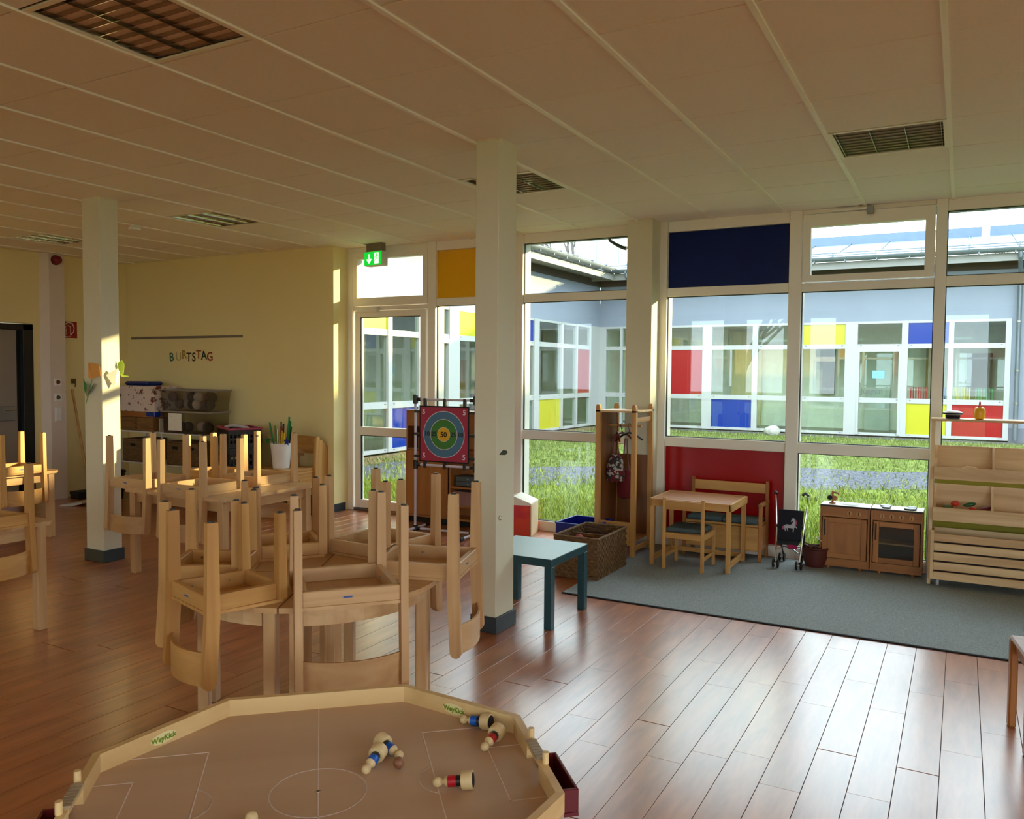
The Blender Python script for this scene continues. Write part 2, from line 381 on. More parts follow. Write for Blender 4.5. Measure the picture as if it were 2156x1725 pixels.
for (x, y) in lights[5:]: MB().bx(x+.005, x+T-.005, y+.005, y+T-.005, HC, HC+.02).build('ceiling_tile', tile_m, ceil)

# columns
def column(name, x0, x1, y0, y1):
    c = MB().bx(x0, x1, y0, y1, 0, HC+.01, .004).build(name, col_m); struct(c)
    b = MB(); b.bx(x0-.014, x1+.014, y0-.014, y1+.014, 0, .098, .003); b.build('skirting', base_m, c)
    MB().bx(x0-.012, x1+.012, y0-.012, y1+.012, HC-.004, HC+.01).build('collar', grid_m, c)
    return c
c1 = column('column_front', -2.592, -2.432, 4.235, 4.455)
c2 = column('column_left', -6.325, -6.10, 4.19, 4.355)
c3 = struct(MB().bx(-2.69, -2.45, 7.02, 7.27, 0, HC+.01, .004).build('column_window', col_m))
# scuffs on the front column
MB().prism([(4.262, 1.085), (4.34, 1.078), (4.365, 1.09), (4.355, 1.104), (4.31, 1.112), (4.28, 1.098)], -2.4322, -2.4310, 'YZ').build('scuff', mat('scuff_dark', rgb(60, 62, 42), .8), c1)
MB().tube([(-2.4315, 4.28+.02*math.cos(a), .70+.014*math.sin(a)) for a in (0.5, 1.6, 2.6, 3.6, 4.6, 5.4)], .0016, 5).build('scuff', blackm_m, c1)
so = MB().bx(-6.10, -6.088, 4.225, 4.315, .27, .37, .003).build('socket_plate', white_m, c2)

# ------------------------------------------------------------------ window wall
FD0, FD1 = 7.255, 7.325          # frame profile depth in Y
def win(name, x0, x1, rows, frame_w=.035, zt=2.90, door=False):
    """rows: list of (z0,z1,fill) with fill 'glass' or a material; x0..x1 clear opening"""
    t = empty(name, ((x0+x1)/2, FD0, 0)); struct(t); X0, X1 = x0-(x0+x1)/2, x1-(x0+x1)/2
    zs = [r[0] for r in rows]+[r[1] for r in rows]
    prev = 0.0
    for r in rows:
        MB().bx(X0, X1, 0, .07, prev, r[0], .004).build('rail', frame_m, t); prev = r[1]
    MB().bx(X0, X1, 0, .07, prev, HC, .004).build('rail', frame_m, t)
    for z0, z1, fill in rows:
        if fill == 'glass':
            MB().bx(X0-.01, X1+.01, .040, .048, z0-.01, z1+.01).build('pane', clear_m, t)
            s = MB(); q = .007
            s.bx(X0, X0+q, .02, .04, z0, z1); s.bx(X1-q, X1, .02, .04, z0, z1); s.bx(X0, X1, .02, .04, z0, z0+q); s.bx(X0, X1, .02, .04, z1-q, z1)
            s.build('seal', black_m, t)
        else:
            MB().bx(X0+.002, X1-.002, .028, .06, z0+.002, z1-.002, .002).build('panel', fill, t)
    return t
def mullion(x0, x1, name='trim_1'):
    m = MB().bx(x0, x1, FD0-.02, FD1+.09, 0, HC, .005).build(name, frame_m); struct(m); return m
R0, R1, R2, R3, R4 = .10, .915, 1.003, 2.282, 2.362; RT = 2.868
mullion(-6.12, -6.05, 'trim_1'); mullion(-5.02, -4.925, 'trim_2'); mullion(-3.975, -3.875, 'trim_3'); mullion(-2.70, -2.66, 'trim_4'); mullion(-2.46, -2.385, 'trim_5'); mullion(-1.315, -1.212, 'trim_6'); mullion(-.213, -.135, 'trim_7'); mullion(.90, 1.0, 'trim_8'); mullion(2.05, 2.15, 'trim_9'); mullion(3.2, 3.3, 'trim_10')
win('window_1', -4.925, -3.975, [(R0, R1, 'glass'), (R2, R3, 'glass'), (R4, RT, ochre_panel_m)])
win('window_2', -3.875, -2.70, [(R0, R1, 'glass'), (R2, R3, 'glass'), (R4, RT, 'glass')])
win('window_3', -2.385, -1.315, [(R0, R1, red_panel_m), (R2, R3, 'glass'), (R4, RT, navy_panel_m)])
win('window_5', -.135, .90, [(R0, R1, lemon_panel_m), (R2, R3, 'glass'), (R4, RT, 'glass')])
win('window_6', 1.0, 2.05, [(R0, R1, 'glass'), (R2, R3, 'glass'), (R4, RT, red_panel_m)])
win('window_7', 2.15, 3.2, [(R0, R1, red_panel_m), (R2, R3, 'glass'), (R4, RT, 'glass')])
struct(MB().bx(-2.66, -2.46, FD0, FD1, 0, HC).build('trim_11', red_panel_m))
struct(MB().bx(3.3, XR+.1, FD0, FD1, 0, HC).build('wall_window_end', wall_m))
struct(MB().bx(XL-.2, XR+.3, FD1+.02, FD1+.5, HC-.02, HC+.9).build('wall_fascia', render_m))
struct(MB().bx(-6.05, 3.3, FD1-.02, FD1+.14, -.12, .035).build('trim_12', frame_m))
# window_4: fixed panes below, tilting sash on top
w4 = win('window_4', -1.212, -.213, [(R0, R1, 'glass'), (R2, R3, 'glass')])
for ch in [c for c in w4.children if c.name.startswith('rail')][-1:]: bpy.data.objects.remove(ch)
hx = .4995
MB().bx(-hx, hx, 0, .07, R3, R4-.01, .003).build('rail', frame_m, w4)
MB().bx(-hx, hx, 0, .07, 2.925, HC, .003).build('rail', frame_m, w4)
sash = MB(); sx0, sx1, sz0, sz1 = -hx+.006, hx-.006, R4, 2.918; gx0, gx1, gz0, gz1 = -.43, .425, 2.415, 2.815
sash.bx(sx0, gx0, -.022, .05, sz0, sz1); sash.bx(gx1, sx1, -.022, .05, sz0, sz1); sash.bx(gx0, gx1, -.022, .05, sz0, gz0); sash.bx(gx0, gx1, -.022, .05, gz1, sz1)
sashp = sash.build('sash', frame_m, w4); MB().bx(gx0, gx1, .01, .018, gz0, gz1).build('pane', clear_m, sashp)
MB().bx(-.27, .02, -.045, -.022, 2.925, 2.945, .003).build('opener_arm', frame_m, w4)
MB().bx(.0, .05, -.05, -.022, 2.885, 2.945, .003).build('opener_box', steel_m, w4)
# door with top light
d1 = empty('door_1', (-5.535, FD0, 0)); struct(d1)
DX0, DX1 = -.515, .515
MB().bx(DX0, DX1, 0, .07, 2.902, HC, .003).build('rail', frame_m, d1)
f = MB(); a0, a1, b0, b1 = DX0+.005, DX1-.005, 2.31, 2.90
f.bx(a0, a0+.06, -.02, .055, b0, b1); f.bx(a1-.06, a1, -.02, .055, b0, b1); f.bx(a0+.06, a1-.06, -.02, .055, b0, 2.40); f.bx(a0+.06, a1-.06, -.02, .055, 2.83, b1)
tl = f.build('sash', frame_m, d1); MB().bx(a0+.05, a1-.05, .01, .018, 2.39, 2.84).build('pane', clear_m, tl)
MB().bx(DX0, DX1, 0, .07, 2.262, 2.305, .003).build('rail', frame_m, d1)
MB().bx(DX0, DX1, 0, .09, -.0, .03, .003).build('threshold', steel_m, d1)
leaf = empty('door_leaf'); leaf.parent = d1
g = MB(); l0, l1 = DX0+.03, DX1-.03
g.bx(l0, l0+.075, -.012, .055, .035, 2.255, .004); g.bx(l1-.075, l1, -.012, .055, .035, 2.255, .004); g.bx(l0+.075, l1-.075, -.012, .055, .035, .13, .004); g.bx(l0+.075, l1-.075, -.012, .055, .86, .955, .004); g.bx(l0+.075, l1-.075, -.012, .055, 2.185, 2.255, .004)
g.build('leaf_frame', frame_m, leaf)
for z0, z1 in ((.13, .86), (.955, 2.185)):
    MB().bx(l0+.07, l1-.07, .02, .028, z0-.005, z1+.005).build('pane', clear_m, leaf)
    s = MB(); s.bx(l0+.075, l0+.087, .0, .02, z0, z1); s.bx(l0+.075, l1-.075, .0, .02, z1-.008, z1); s.build('seal', black_m, leaf)
MB().tube([(l1-.035, -.015, 1.0), (l1-.035, -.06, 1.0), (l1-.15, -.06, 1.0)], .009, 8).build('door_handle', steel_m, leaf, True)
MB().bx(-.41, -.14, -.075, -.0, 2.235, 2.285, .006).build('door_closer', frame_m, d1)

# left wall door
d2 = empty('door_2', (XL, 5.19, 0)); struct(d2)
fr = MB(); fr.bx(-.16, .015, .44, .56, 0, 2.10, .003); fr.bx(-.16, .015, -.57, .56, 2.03, 2.10, .003); fr.bx(-.16, .015, -.57, -.45, 0, 2.10, .003)
fr.build('door_frame', mat('black_door_frame', rgb(22, 22, 24), .5), d2)
MB().bx(-.075, -.03, -.45, .385, .01, 2.03, .003).build('door_leaf', mat('grey_door_leaf', rgb(148, 138, 128), .45, noise=.02), d2)
MB().bx(-.10, -.05, .385, .44, .01, 2.03).build('door_glass', mat('dark_door_glass', rgb(14, 15, 17), .12), d2)
hp = MB().bx(-.03, -.018, .15, .355, .97, 1.14, .02).build('handle_plate', steel_m, d2)
hh = MB(); hh.tube([(-.02, .32, 1.10), (.03, .32, 1.10), (.03, .20, 1.10)], .009, 8); hh.build('door_handle', chrome_m, d2, True)

# ------------------------------------------------------------------ things on walls and ceiling
# emergency exit sign
ex = empty('exit_sign', (-5.60, 7.06, 2.72)); tag(ex, 'lit green emergency exit sign hanging over the glass door', 'sign')
ex.rotation_euler = (0, 0, math.radians(-8))
MB().bx(-.135, .135, -.02, .075, 0, .155, .006).build('housing', mat('grey_sign_box', rgb(205, 200, 185), .5), ex)
MB().bx(-.115, .115, -.01, .06, .155, .243, .003).build('mount', mat('sign_mount', rgb(120, 108, 92), .6), ex)
em = bpy.data.materials.new('lit_green_face'); em.use_nodes = True; eb = em.node_tree.nodes['Principled BSDF']; eb.inputs['Base Color'].default_value = rgb(10, 150, 40); eb.inputs['Emission Color'].default_value = rgb(0, 165, 40); eb.inputs['Emission Strength'].default_value = .55
ew = bpy.data.materials.new('lit_white_face'); ew.use_nodes = True; eb = ew.node_tree.nodes['Principled BSDF']; eb.inputs['Base Color'].default_value = rgb(220, 240, 200); eb.inputs['Emission Color'].default_value = rgb(210, 250, 190); eb.inputs['Emission Strength'].default_value = .75
MB().bx(-.13, .13, -.024, -.019, .006, .149).build('green_face', em, ex)
a = MB(); a.prism([(-.062, .125), (-.062, .055), (-.085, .075), (-.092, .066), (-.055, .022), (-.018, .066), (-.025, .075), (-.048, .055), (-.048, .125)], -.026, -.0235, 'XZ'); a.build('arrow', ew, ex)
MB().bx(.028, .092, -.026, -.0235, .02, .135).build('doorway_symbol', ew, ex)
run = MB(); run.sphere((.066, -.0265, .118), .009, 8, 6, (1, .2, 1))
for pts_ in ([(.063, .108), (.058, .082)], [(.058, .082), (.074, .062), (.070, .04)], [(.058, .082), (.048, .06), (.034, .05)], [(.063, .104), (.078, .09), (.086, .098)], [(.062, .102), (.046, .098), (.042, .082)]):
    run.tube([(x, -.0268, z) for x, z in pts_], .0042, 5)
run.build('running_figure', em, ex)
# smoke detector, siren, extinguisher sign, switches
sd = MB(); sd.lathe([(.052, 0), (.055, .018), (.045, .034), (.02, .045), (.018, .05)], 20, Matrix.Translation((-6.98, 5.16, HC-.05))); tag(sd.build('smoke_detector', white_m, None, True), 'round white smoke detector on the ceiling by the left column', 'smoke detector')
si = empty('siren', (XL+.10, 5.985, 2.88)); tag(si, 'round red fire alarm siren high on the pilaster', 'alarm')
MB().lathe([(.055, 0), (.055, .02), (.045, .06), (.02, .075)], 20, Matrix.Rotation(PI/2, 4, 'Y')).build('dome', mat('red_siren', rgb(120, 10, 22), .35), si, True)
MB().lathe([(.06, 0), (.06, .012)], 20, Matrix.Rotation(PI/2, 4, 'Y')).build('base_ring', mat('red_siren_base', rgb(96, 12, 20), .5), si)
fs = empty('fire_extinguisher_sign', (XL, 6.205, 2.06)); tag(fs, 'red square sign with a white fire extinguisher symbol on the left wall', 'sign')
MB().bx(0, .004, -.10, .10, -.10, .10).build('plate', mat('sign_red', rgb(150, 14, 20), .4), fs)
sy = MB(); P = lambda pts, r=.004: sy.tube([(.005, y, z) for y, z in pts], r, 5)
P([(-.055, -.085), (-.055, .02), (-.04, .045), (-.015, .05), (.008, .045), (.015, .02), (.015, -.085), (-.055, -.085)])
P([(-.045, .06), (-.04, .08), (-.01, .09), (.04, .08), (.062, .03), (.055, -.02), (.02, -.06)], .005)
P([(-.04, -.07), (-.04, .015)], .003)
sy.build('extinguisher_symbol', white_m, fs)
for k, (z, lb, knob) in enumerate(((1.42, 'square white wall plate with a dark red button', 1), (1.235, 'square white wall plate with a dark socket hole', 2), (1.03, 'tall white double light switch on the pilaster', 3))):
    s = empty('wall_switch', (XL+.10, 5.985, z)); tag(s, lb, 'switch')
    if knob < 3:
        MB().bx(0, .012, -.045, .045, -.045, .045, .004).build('plate', white_m, s)
        MB().lathe([(.026, 0), (.02, .012)], 14, Matrix.Translation((.012, 0, 0)) @ Matrix.Rotation(PI/2, 4, 'Y')).build('button' if knob == 1 else 'socket_hole', mat('dark_red_button', rgb(110, 50, 38), .4) if knob == 1 else mat('grey_hole', rgb(90, 84, 72), .6), s)
    else:
        MB().bx(0, .012, -.045, .045, -.085, .085, .004).build('plate', white_m, s)
        for q in (-.04, .04): MB().bx(.012, .019, -.032, .032, q-.034, q+.034, .003).build('rocker', white_m, s)
# hook and broom, dustpan, bin
hk = MB(); hk.tube([(XL, 6.25, 1.42), (XL+.03, 6.25, 1.42), (XL+.045, 6.25, 1.38), (XL+.03, 6.25, 1.36)], .008, 6); hk.bx(XL, XL+.01, 6.22, 6.28, 1.40, 1.46)
tag(hk.build('wall_hook', mat('dull_brass', rgb(120, 100, 64), .4, metal=.6)), 'small metal hook on the wall above the broom', 'hook')
br = empty('broom', (XL+.14, 6.22, 0)); tag(br, 'broom with a long wooden handle leaning in the left corner', 'broom')
MB().tube([(.10, .06, .09), (-.12, .0, 1.33)], .013, 8).build('handle', golden('Z'), br, True)
MB().bx(.02, .2, -.15, .2, .05, .09, .006).build('head', blackm_m, br); MB().bx(.03, .19, -.14, .19, .0, .052).build('bristles', mat('dark_bristle', rgb(28, 24, 22), .9), br)
du = empty('dustpan', (-9.0, 5.86, 0), (0, 0, .4)); tag(du, 'grey white dustpan lying on the floor below the broom', 'dustpan')
MB().prism([(-.14, 0), (-.12, .012), (.12, .05), (.14, .05), (.14, .03), (.0, .0)], -.14, .14, 'XZ').build('pan', mat('dustpan_grey', rgb(190, 186, 180), .5), du); MB().tube([(.14, 0, .045), (.3, 0, .06)], .014, 8).build('handle', mat('dustpan_grey', rgb(190, 186, 180), .5), du)
bi = empty('waste_bin', (-9.05, 6.35, 0)); tag(bi, 'black waste bin half hidden behind the left column', 'bin')
MB().lathe([(.11, 0), (.14, .34), (.128, .34), (.10, .015)], 20, None, False).build('bucket', black_m, bi, True); MB().lathe([(.11, .004), (.10, .015)], 20).build('bottom', black_m, bi)
MB().lathe([(.142, .325), (.148, .335), (.142, .345), (.13, .34)], 20, None, False).build('rim', blackm_m, bi, True)
# picture rail and letters
tag(MB().bx(-9.55, -7.52, 6.985, 7.0, 1.972, 2.0, .003).build('picture_rail', mat('grey_rail', rgb(120, 110, 96), .4)), 'long thin grey picture rail on the cream wall above the letters', 'rail')
letters = [('B', -8.78, (58, 112, 96), 'teal green paper letter B on the cream wall', 1.735), ('U', -8.65, (198, 178, 120), 'faded cream paper letter U on the cream wall', 1.74), ('R', -8.545, (172, 138, 52), 'mustard yellow paper letter R on the cream wall', 1.765),
           ('T', -8.46, (74, 44, 30), 'dark brown paper letter T before the S', 1.735), ('S', -8.37, (72, 60, 26), 'olive brown paper letter S on the cream wall', 1.735), ('T', -8.285, (160, 82, 46), 'rust orange paper letter T after the S', 1.765), ('A', -8.19, (34, 58, 38), 'dark green paper letter A on the cream wall', 1.755), ('G', -8.085, (158, 62, 36), 'red brown paper letter G ending the word', 1.74)]
for ch, x, c_, lb, z in letters:
    o = bpy.data.objects.new('paper_letter', text_mesh(ch, .15, mat('letter_%d_%d' % (c_[0], c_[1]), rgb(*c_), .8), 'paper_letter', .001, .002)); C.objects.link(o)
    o.matrix_world = basis((x, 6.996, z), (1, 0, 0), (0, 0, 1)) @ Matrix.Rotation(random.uniform(-.08, .08), 4, 'Z'); tag(o, lb, 'letter', 'coloured paper birthday letters')
# paper tulips on left column
def tulip(name, parts, label):
    t = empty(name, (0, 0, 0)); tag(t, label, 'paper flower', 'paper tulips on the left column')
    for nm, vs, fs_, m in parts:
        o = MB().add(vs, fs_).build(nm, m, t)
        md = o.modifiers.new('thick', 'SOLIDIFY'); md.thickness = .0015
    return t
org = mat('orange_paper', rgb(226, 160, 78), .8); grn = mat('green_paper', rgb(30, 140, 60), .8); wpa = mat('white_paper', rgb(236, 232, 214), .8); lim = mat('lime_paper', rgb(190, 220, 80), .8)
y = 4.185
tulip('paper_tulip', [('flower', [(-6.265, y, 1.63), (-6.21, y-.02, 1.635), (-6.115, y-.004, 1.62), (-6.10, y-.004, 1.53), (-6.19, y-.012, 1.505), (-6.235, y-.02, 1.51)], [(0, 5, 4, 1), (1, 4, 3, 2)], org),
                      ('leaf', [(-6.30, y-.02, 1.50), (-6.245, y-.03, 1.45), (-6.28, y-.01, 1.36), (-6.31, y-.01, 1.42)], [(0, 3, 2, 1)], grn), ('leaf', [(-6.15, y-.02, 1.47), (-6.20, y-.004, 1.45), (-6.285, y-.006, 1.355), (-6.22, y-.02, 1.39)], [(0, 1, 2, 3)], mat('dark_green_paper', rgb(70, 90, 60), .8)),
                      ('stem', [(-6.202, y-.008, 1.51), (-6.196, y-.008, 1.51), (-6.29, y-.006, 1.30), (-6.296, y-.006, 1.30)], [(0, 3, 2, 1)], grn)], 'orange folded paper tulip with green leaves on the left column')
x = -6.097
tulip('paper_tulip', [('flower', [(x+.012, 4.22, 1.535), (x+.01, 4.34, 1.535), (x+.045, 4.32, 1.555), (x+.06, 4.29, 1.59), (x+.03, 4.28, 1.43)], [(0, 4, 3), (3, 4, 2), (2, 4, 1)], wpa)], 'white folded paper tulip head on the sunlit side of the column')
tulip('paper_tulip', [('flower', [(x, 4.33, 1.63), (x+.03, 4.35, 1.66), (x+.05, 4.36, 1.62), (x+.035, 4.36, 1.54), (x, 4.35, 1.53)], [(0, 4, 3, 2, 1)], lim), ('leaf', [(x, 4.35, 1.54), (x+.09, 4.36, 1.53), (x+.11, 4.36, 1.52), (x+.03, 4.35, 1.52)], [(0, 3, 2, 1)], lim)], 'lime green paper tulip sticking out behind the column edge')
# cable end hanging outside over the window
tag(MB().tube([(-3.04, 7.42, 2.95), (-3.02, 7.42, 2.86), (-2.96, 7.45, 2.82), (-2.90, 7.45, 2.79), (-2.86, 7.45, 2.78)], .014, 7, .02).build('outdoor_lamp', black_m), 'small black lamp hanging under the eaves outside the window', 'lamp')

# ------------------------------------------------------------------ chairs and tables
def make_chair(name, S, wa, stick=True):
    """S: dict of dimensions; upright, origin on the floor at the centre of the legs, front = +Y"""
    t = empty(name); h, H, wb, wf, d = S['h'], S['H'], S['wb'], S['wf'], S['d']; yb, yf = -d/2, d/2; pt = .031
    # rear posts: from floor to top, raked above the seat, rounded end
    hw = .027
    for sx in (-1, 1):
        prof = [(yb-hw*.8, 0.006), (yb+hw*.8, .006), (yb+hw, h)]
        top = [(yb-.016+hw*math.cos(a), H-hw+hw*math.sin(a)) for a in [k*PI/8 for k in range(9)]]
        prof += top+[(yb-hw, h)]
        p = MB().prism(prof, sx*wb/2-pt/2, sx*wb/2+pt/2, 'YZ').build('rear_post', wa('Z'), t)
        MB().lathe([(.011, 0), (.013, .007)], 10, Matrix.Translation((sx*wb/2, yb, 0))).build('glide', black_m, p)
        q = MB(); a_, b_ = .021, .019
        q.add([(sx*wf/2-a_*.85, yf-b_, .006), (sx*wf/2+a_*.85, yf-b_, .006), (sx*wf/2+a_*.85, yf+b_*.8, .006), (sx*wf/2-a_*.85, yf+b_*.8, .006),
               (sx*wf/2-a_, yf-b_, h-.075), (sx*wf/2+a_, yf-b_, h-.075), (sx*wf/2+a_, yf+b_, h-.075), (sx*wf/2-a_, yf+b_, h-.075),
               (sx*wf/2-a_, yf-b_, h-.013), (sx*wf/2+a_, yf-b_, h-.013), (sx*wf/2+a_, yf+b_, h-.013), (sx*wf/2-a_, yf+b_, h-.013)],
              [(0, 3, 2, 1), (0, 1, 5, 4), (1, 2, 6, 5), (2, 3, 7, 6), (3, 0, 4, 7), (4, 5, 9, 8), (5, 6, 10, 9), (6, 7, 11, 10), (7, 4, 8, 11), (8, 9, 10, 11)])
        lg = q.build('front_leg', wa('Z'), t)
        MB().lathe([(.011, 0), (.013, .007)], 10, Matrix.Translation((sx*wf/2, yf, 0))).build('glide', black_m, lg)
    rh = .062; z0, z1 = h-.013-rh, h-.013; xi = wb/2-pt/2; xo = wf/2-.02
    MB().bx(-xi, xi, yb-.014, yb+.014, z0, z1, .003).build('seat_rail', wa('X'), t)
    MB().bx(-xo, xo, yf-.006, yf+.018, z0, z1, .003).build('seat_rail', wa('X'), t)
    for sx in (-1, 1):
        MB().add([(sx*(xi-.024), yb+.015, z0), (sx*xi, yb+.015, z0), (sx*(xo+.018), yf-.02, z0), (sx*(xo-.006), yf-.02, z0), (sx*(xi-.024), yb+.015, z1), (sx*xi, yb+.015, z1), (sx*(xo+.018), yf-.02, z1), (sx*(xo-.006), yf-.02, z1)],
                 [f if sx > 0 else f[::-1] for f in [(0, 3, 2, 1), (4, 5, 6, 7), (0, 1, 5, 4), (1, 2, 6, 5), (2, 3, 7, 6), (3, 0, 4, 7)]]).build('seat_rail', wa('Y'), t)
    MB().prism([(-xi, yb-.014), (xi, yb-.014), (wf/2+.018, yf+.0), (wf/2+.005, yf+.022), (-wf/2-.005, yf+.022), (-wf/2-.018, yf)], h-.013, h).build('seat', wa('Y'), t)
    # curved backrest
    n = 12; vs = []; fs_ = []; bz0, bz1 = H-.14, H-.006; yc = yb-.012; th = .010; bul = .045
    for i in range(n+1):
        x_ = -xi+2*xi*i/n; c = 1-(2*i/n-1)**2; yy = yc-bul*c; ez = -.012*c
        for (oy, z_) in ((th/2, bz0+ez*-.4), (-th/2, bz0+ez*-.4), (-th/2, bz1+ez*-.3), (th/2, bz1+ez*-.3)): vs.append((x_, yy+oy, z_))
    for i in range(n):
        for k in range(4): kk = (k+1) % 4; fs_.append((i*4+k, i*4+kk, i*4+4+kk, i*4+4+k))
    fs_ += [(0, 3, 2, 1), (n*4, n*4+1, n*4+2, n*4+3)]
    MB().add(vs, fs_).build('backrest', wa('X'), t, True)
    if stick:
        s = MB().bx(-.004, .040, yb-.0152, yb-.0145, (z0+z1)/2-.005, (z0+z1)/2+.004).build('maker_label', mat('label_silver', rgb(150, 146, 150), .4), t)
        MB().bx(.001, .034, yb-.0156, yb-.0151, (z0+z1)/2-.003, (z0+z1)/2+.003).build('label_print', mat('label_blue', rgb(60, 70, 130), .5), s)
    sc_ = MB()
    for sx in (-1, 1):
        for yy in (-.09, .07): sc_.lathe([(.006, 0), (.005, .003)], 8, Matrix.Translation((sx*(wb/2-.044), yy, z0+.032)) @ Matrix.Rotation(-sx*PI/2, 4, 'Y'))
    sc_.build('screws', steel_m, t)
    return t
BIG = dict(h=.405, H=.745, wb=.42, wf=.38, d=.385); SMALL = dict(h=.37, H=.65, wb=.368, wf=.322, d=.30)
big = make_chair('wooden_chair', BIG, beech); tag(big, None, 'chair')
small = make_chair('small_wooden_chair', SMALL, golden); tag(small, None, 'chair')
bigg = make_chair('wooden_chair', BIG, golden, False); tag(bigg, None, 'chair')
used = set()
def chair(proto, x, y, yawdeg, zt, label, group, flip=True):
    h = BIG['h'] if proto in (big, bigg) else SMALL['h']
    rot = (0, PI, math.radians(yawdeg)) if flip else (0, 0, math.radians(yawdeg))
    loc = (x, y, zt+h+.001) if flip else (x, y, zt)
    if proto.name not in used: used.add(proto.name); o = proto; o.location = loc; o.rotation_euler = rot; o['label'] = label; o['group'] = group
    else: o = dup(proto, loc, rot, label, group)
    return o
RG = 'chairs turned upside down on the round table'; ZR = .64; RC = (-2.63, 2.88); RR = .585
def ring(proto, x, y, yaw, label):
    dd = BIG['d'] if proto is big else SMALL['d']
    chair(proto, x, y, yaw, ZR, label, RG)
ring(big, -2.262, 2.655, 48.7, 'pale upturned chair with its label and backrest facing the camera, front middle of round table')
ring(small, -2.615, 2.345, -17.0, 'golden upturned small chair at the left front of the round table')
ring(small, -3.02, 2.62, -56.8, 'upturned small chair with both rear posts hanging over the left side of the round table')
ring(big, -2.215, 3.185, -252.5, 'pale upturned chair on the right of the round table beside the front column')
ring(big, -2.655, 3.41, -183, 'upturned chair at the back of the round table in line with the target board')
ring(small, -3.045, 3.11, -127, 'upturned small chair at the far left of the round table facing the camera side')
MG = 'chairs turned upside down on the rectangular table'; ZM = .665
chair(big, -5.60, 4.245, 2, ZM, 'upturned chair hanging over the table edge right beside the left column', MG)
chair(big, -4.985, 4.235, 3, ZM, 'upturned chair hanging over the near edge of the rectangular table, second from the left column', MG)
chair(big, -5.03, 4.835, 180, ZM, 'upturned chair at the far right corner of the rectangular table before the white bucket', MG)
chair(small, -5.56, 4.86, 181, ZM, 'upturned small chair on the far side of the rectangular table before the pink-rimmed crate', MG)
def rect_table(name, x0, x1, y0, y1, z, label, group=None, cut=.04):
    cx, cy = (x0+x1)/2, (y0+y1)/2; t = empty(name, (cx, cy, 0)); tag(t, label, 'table', group)
    a, b_ = (x1-x0)/2, (y1-y0)/2; c = cut
    MB().prism([(-a+c, -b_), (a-c, -b_), (a, -b_+c), (a, b_-c), (a-c, b_), (-a+c, b_), (-a, b_-c), (-a, -b_+c)], z-.025, z).build('tabletop', beech('X'), t)
    for sx in (-1, 1):
        MB().bx(sx*(a-.07)-.011, sx*(a-.07)+.011, -b_+.09, b_-.09, z-.105, z-.026, .002).build('apron', beech('Y'), t)
        MB().bx(-a+.09, a-.09, sx*(b_-.07)-.011, sx*(b_-.07)+.011, z-.105, z-.026, .002).build('apron', beech('X'), t)
        for sy in (-1, 1): MB().box((sx*(a-.065), sy*(b_-.065), (z-.026)/2), (.058, .058, z-.026), 0, .004).build('leg', beech('Z'), t)
    return t
rect_table('rectangular_table', -5.66, -4.56, 4.045, 5.02, ZM, 'rectangular beech table with four upturned chairs behind the round table')
rect_table('rectangular_table', -8.9, -7.415, 3.55, 4.66, .63, 'far left beech table in front of the dark door', 'tables at the left edge')
rect_table('rectangular_table', -6.1, -4.80, 2.0, 2.98, .665, 'near left beech table cut off by the photo edge', 'tables at the left edge')
LG = 'upturned chairs on the left tables'
chair(small, -7.525, 4.29, 90, .63, 'sunlit upturned small chair on the far left table', LG)
chair(bigg, -8.25, 3.80, 0, .63, 'upturned golden chair half out of view at the left edge of the far left table', LG)
chair(small, -4.90, 2.61, 90, .665, 'upturned small chair hanging over the right edge of the near left table', LG)
# round table of four quarter tables
for q in range(4):
    t = empty('quarter_table', (RC[0], RC[1], 0)); a0 = math.radians(28+90*q)
    tag(t, ['quarter of the round beech table next to the front column', 'quarter of the round beech table away from the camera', 'quarter of the round beech table on the left side', 'quarter of the round beech table nearest the camera'][q], 'table', 'quarter tables pushed together')
    g_ = .006; off = Vector((math.cos(a0+PI/4), math.sin(a0+PI/4)))*g_
    pts_ = [(off.x, off.y)]+[(off.x+RR*math.cos(a0+PI/2*k/10), off.y+RR*math.sin(a0+PI/2*k/10)) for k in range(11)]
    MB().prism(pts_, ZR-.022, ZR).build('tabletop', beech('X'), t)
    for aa in (.10, 1.47):
        an = a0+aa; r_ = RR-.075
        MB().box((r_*math.cos(an), r_*math.sin(an), (ZR-.023)/2), (.052, .052, ZR-.023), an, .004).build('leg', beech('Z'), t)
    an = a0+PI/4; MB().box((.10*math.cos(an), .10*math.sin(an), (ZR-.023)/2), (.052, .052, ZR-.023), an, .004).build('leg', beech('Z'), t)
    ap = MB()
    for k in range(8):
        b0_, b1_ = a0+.16+(PI/2-.32)*k/8, a0+.16+(PI/2-.32)*(k+1)/8; r_ = RR-.06
        p0, p1 = Vector((r_*math.cos(b0_), r_*math.sin(b0_), 0)), Vector((r_*math.cos(b1_), r_*math.sin(b1_), 0)); m_ = (p0+p1)/2; L_ = (p1-p0).length
        ap.box((m_.x, m_.y, ZR-.058), (L_*1.04, .02, .066), math.atan2(p1.y-p0.y, p1.x-p0.x))
    ap.build('apron', beech('X'), t)
